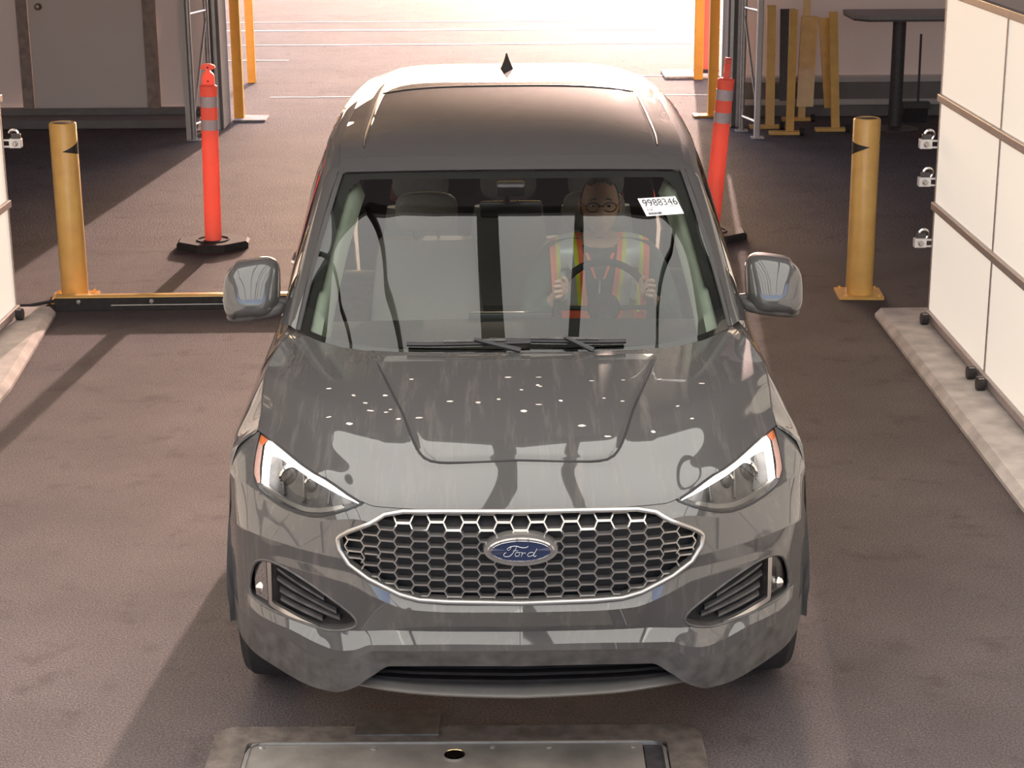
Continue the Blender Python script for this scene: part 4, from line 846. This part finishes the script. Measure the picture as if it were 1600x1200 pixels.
MB().box((-.06, 1.82, 1.505), (.05, 1.90, 1.555), .012).build('sensor_housing', 'darktrim', car, True)
def seat(x, y, w, name, zh=1.02):
    se = MB().box((x-w/2, y-.02, .52), (x+w/2, y+.52, .66), .05).build(name, 'seat', car, True)
    G = []
    for t in np.linspace(0, 1, 12):
        z = .62+(zh-.50)*t*1.0; yc = y+.52+.16*t; hw = w/2*(1-.18*t**2); d = .075*(1-.35*t)
        G.append([(x+hw*f_(math.cos(a)), yc+d*f_(math.sin(a)), z) for a in np.linspace(0, 2*math.pi, 25)])
    MB().grid(np.array(G)).add(G[-1][:-1], [tuple(range(24))]).build('backrest', 'seat', se, True, 60)
    H_ = superq((x, y+.66, zh+.24), .135, .055, .085, .6, 24, 14); MB().grid(H_).build('headrest', 'seat', se, True)
    for q in (-.05, .05): MB().tube([(x+q, y+.66, zh+.08), (x+q, y+.66, zh+.2)], .007, 8).build('headrest_post', 'chrome', se, True)
    return se
f_ = lambda v: math.copysign(abs(v)**.6, v)
seat(.36, 2.13, .50, 'driver_seat'); seat(-.36, 2.13, .50, 'passenger_seat')
for x in (-.42, 0, .42): seat(x, 3.05, .40, 'rear_seat', .98)
# ================================================================ THE DRIVER
def skin_mesh(name, nodes_, edges_, m, parent=None, root=0, sub=2):
    me = bpy.data.meshes.new(name); me.from_pydata([n[0] for n in nodes_], edges_, []); me.materials.append(M[m])
    o = bpy.data.objects.new(name, me); link(o, parent)
    sk = o.modifiers.new('skin', 'SKIN'); sk.use_smooth_shade = True
    ss = o.modifiers.new('smooth', 'SUBSURF'); ss.levels = ss.render_levels = sub
    if not me.skin_vertices: me.skin_vertices.new() if hasattr(me.skin_vertices, 'new') else None
    bpy.context.view_layer.update()
    lay = me.skin_vertices[0].data
    for i, n in enumerate(nodes_):
        r = n[1]; lay[i].radius = r if hasattr(r, '__len__') else (r, r); lay[i].use_root = i == root
    bpy.context.view_layer.update()
    ev = o.evaluated_get(bpy.context.evaluated_depsgraph_get()); new = bpy.data.meshes.new_from_object(ev)
    o.modifiers.clear(); o.data = new
    return o
DX = .36
def arm(s):
    return [((DX+s*.195, 2.40, 1.155), .062), ((DX+s*.262, 2.30, 1.00), .050), ((DX+s*.285, 2.20, .90), .045), ((DX+s*.245, 2.12, .97), .039), ((DX+s*.195, 2.075, 1.04), .028)]
def bodygraph(extra=0, hands=True, head=True, legs=True):
    N = [((DX, 2.52, .72), (.155+extra, .11+extra)), ((DX, 2.50, .90), (.15+extra, .105+extra)), ((DX, 2.45, 1.06), (.165+extra, .10+extra)), ((DX, 2.415, 1.165), (.12+extra, .08+extra))]
    E = [(0, 1), (1, 2), (2, 3)]
    if head: N += [((DX, 2.39, 1.235), .054)]; E += [(3, 4)]
    for s in (-1, 1):
        b = len(N); a = arm(s); N += [(p, r+extra*.8) for p, r in a]; E += [(3, b)]+[(b+i, b+i+1) for i in range(len(a)-1)]
        if hands:
            pw = len(N); N.append(((DX+s*.172, 2.045, 1.075), .030)); E.append((b+len(a)-1, pw))
            pk = len(N); N.append(((DX+s*.168, 2.020, 1.105), .026)); E.append((pw, pk))
            for k, (dz, ln) in enumerate(((.028, .85), (.010, 1.0), (-.010, .95), (-.028, .75))):   # four fingers curling round the rim
                f0 = len(N); X = DX+s*.168
                N += [((X+s*.002, 2.000, 1.105+dz), .0095), ((X+s*.012*ln, 1.985, 1.108+dz*1.1), .0088), ((X+s*.034*ln, 1.990, 1.103+dz*1.1), .0080)]
                E += [(pk, f0), (f0, f0+1), (f0+1, f0+2)]
            t0 = len(N); N += [((DX+s*.150, 2.050, 1.095), .011), ((DX+s*.146, 2.045, 1.125), .0095), ((DX+s*.160, 2.035, 1.145), .0085)]; E += [(pw, t0), (t0, t0+1), (t0+1, t0+2)]
    if legs:
        for s in (-1, 1):
            b = len(N); N += [((DX+s*.10, 2.45, .70), .095+extra), ((DX+s*.13, 2.10, .74), .075+extra), ((DX+s*.13, 1.86, .50), .055+extra)]; E += [(0, b), (b, b+1), (b+1, b+2)]
    return N, E
N, E = bodygraph(); person = skin_mesh('person', N, E, 'skin')
# head sculpted from a sphere, joined to the body mesh
def headshape(c, w, d, h, n=40, m=36):
    G = np.zeros((m, n+1, 3))
    for i, p in enumerate(np.linspace(-math.pi/2, math.pi/2, m)):
        for j, t in enumerate(np.linspace(0, 2*math.pi, n+1)):
            x, y, z = math.cos(p)*math.sin(t), -math.cos(p)*math.cos(t), math.sin(p)
            k = 1-.24*max(0, -z)**1.3; x *= k; fr = max(0, -y)
            if y > 0: y *= 1.05
            yy = y*(1-.10*max(0, -z))
            G_ = np.array([x*w, yy*d, z*h])
            nose = math.exp(-((x*w)/.013)**2)*math.exp(-((z*h+.018)/.026)**2)*fr; G_[1] -= .021*nose
            sock = (math.exp(-((abs(x*w)-.032)/.016)**2))*math.exp(-((z*h-.012)/.013)**2)*fr; G_[1] += .009*sock
            brow = math.exp(-((z*h-.033)/.009)**2)*fr*math.exp(-((x*w)/.055)**2); G_[1] -= .005*brow
            chin = math.exp(-((x*w)/.022)**2)*math.exp(-((z*h+.100)/.018)**2)*fr; G_[1] -= .010*chin
            lipb = math.exp(-((x*w)/.022)**2)*math.exp(-((z*h+.060)/.008)**2)*fr; G_[1] -= .006*lipb
            G[i, j] = G_+c
    return G
HC = np.array([DX, 2.335, 1.372]); GH = headshape(HC, .076, .095, .122)
bm = bmesh.new(); bm.from_mesh(person.data); hb = MB().grid(GH)
for s in (-1, 1):     # ears
    e = superq(tuple(HC+np.array([s*.078, .012, -.005])), .011, .020, .032, .9, 14, 10); hb.grid(e)
vs = [bm.verts.new(v) for v in hb.V]
for f in hb.F:
    try: q = bm.faces.new([vs[i] for i in f]); q.smooth = True
    except ValueError: pass
bmesh.ops.remove_doubles(bm, verts=bm.verts, dist=.0004); bm.to_mesh(person.data); bm.free()
person.location = (CARX, CARY, 0); person.rotation_euler = (0, 0, YAW)
tag(person, 'person in glasses and striped safety vest sitting behind the steering wheel', 'person')
Gh = headshape(HC, .0805, .101, .126); zrel = Gh[..., 2]-HC[2]; yrel = Gh[..., 1]-HC[1]
zc = (zrel[:-1, :-1]+zrel[1:, 1:])/2; yc = (yrel[:-1, :-1]+yrel[1:, 1:])/2
V, F = submesh(Gh, (zc > .085-.0*yc) & (yc > -.055) | ((yc > .015) & (zc > -.05)) | ((zc > .10))); mk('hair', V, F, 'hair', person, True)
for s in (-1, 1):
    MB().grid(superq(tuple(HC+np.array([s*.032, -.080, .011])), .012, .010, .0055, .95, 16, 10)).build('eye', 'eye', person, True)
    MB().lathe([(.0045, 0), (.003, -.0012), (0, -.0012)], 12, tuple(HC+np.array([s*.032, -.0898, .012])), 'y').build('iris', 'lensdark', person, True)
    c = [tuple(HC+np.array([s*.034+.026*math.cos(a), -.098+.002*abs(math.cos(a)), .009+.019*math.sin(a)])) for a in np.linspace(0, 2*math.pi, 25)[:-1]]
    MB().tube(c, .0022, 6, closed=True).build('spectacle_rim', 'lensdark', person, True)
    MB().tube([tuple(HC+np.array([s*.060, -.095, .014])), tuple(HC+np.array([s*.082, -.05, .016])), tuple(HC+np.array([s*.083, .01, .016]))], .002, 6).build('spectacle_arm', 'lensdark', person, True)
    MB().tube([tuple(HC+np.array([s*(.018+.014*t), -.094+.004*t*t, .038+.004*math.sin(2.4*t)])) for t in np.linspace(0, 2, 6)], [.002, .0035, .004, .004, .003, .0015], 6).build('eyebrow', 'hair', person, True)
MB().tube([tuple(HC+np.array([x, -.101, .014])) for x in (-.009, 0, .009)], .002, 6).build('spectacle_bridge', 'lensdark', person, True)
MB().tube([tuple(HC+np.array([.024*t, -.092+.008*t*t, -.060])) for t in np.linspace(-1, 1, 9)], [.001, .003, .0045, .005, .0045, .005, .0045, .003, .001], 6, flat=.7).build('mouth', 'lip', person, True)
N, E = bodygraph(.016, hands=False, head=False, legs=False); jk = skin_mesh('jacket', N, E, 'jacket', person)
# vest: curved bands laid on the jacket front
bm = bmesh.new(); bm.from_mesh(jk.data); bv = BVHTree.FromBMesh(bm)
def on_chest(x, z):
    h = bv.ray_cast(Vector((x, 1.5, z)), Vector((0, 1, 0)))[0]; return (x, (h.y if h else 2.36)-.010, z)
def vest_band(xa, xb, xa2, xb2, z0, z1, m, name):
    G = np.zeros((14, 4, 3))
    for i, t in enumerate(np.linspace(0, 1, 14)):
        for j, u in enumerate(np.linspace(0, 1, 4)):
            xx = DX+(xa*(1-t)+xa2*t)*(1-u)+(xb*(1-t)+xb2*t)*u; xt = DX+xa2*(1-u)+xb2*u
            hd_ = bv.ray_cast(Vector((xt, 2.41, 1.6)), Vector((0, 0, -1)))[0]; zt = min(z1, hd_.z+.008) if (hd_ and z1 > 1.19) else z1
            G[i, j] = on_chest(xx, min(z0+(zt-z0)*t, zt-.012)) if t < .99 else (xx, 2.41, zt)
    ys_ = np.minimum.accumulate(G[::-1, :, 1], axis=0)[::-1]*0+G[..., 1]; G[..., 1] = np.clip(ys_, 2.15, 2.44)
    return MB().grid(G, flip=True).build(name, m, person, True)
for s in (-1, 1):
    xsA = [.045, .066, .083, .150, .167, .190]; xsB = [.075, .096, .112, .165, .181, .205]
    for k, (m, nm) in enumerate((('vorange', 'vest_trim'), ('vyellow', 'vest_stripe'), ('vsilver', 'vest_reflective_band'), ('vyellow', 'vest_stripe'), ('vorange', 'vest_trim'))):
        vest_band(s*xsA[k], s*xsA[k+1], s*xsB[k], s*xsB[k+1], .92, 1.30, m, nm)
    vest_band(s*.012, s*.022, s*.05, s*.064, 1.07, 1.19, 'vorange', 'vest_collar')
    vest_band(s*.03, s*.19, s*.03, s*.19, .87, .93, 'vorange', 'vest_hem')
bm.free()
MB().tube([on_chest(DX, 1.06), on_chest(DX, .90)], .004, 6).build('zip', 'vsilver', person, True)
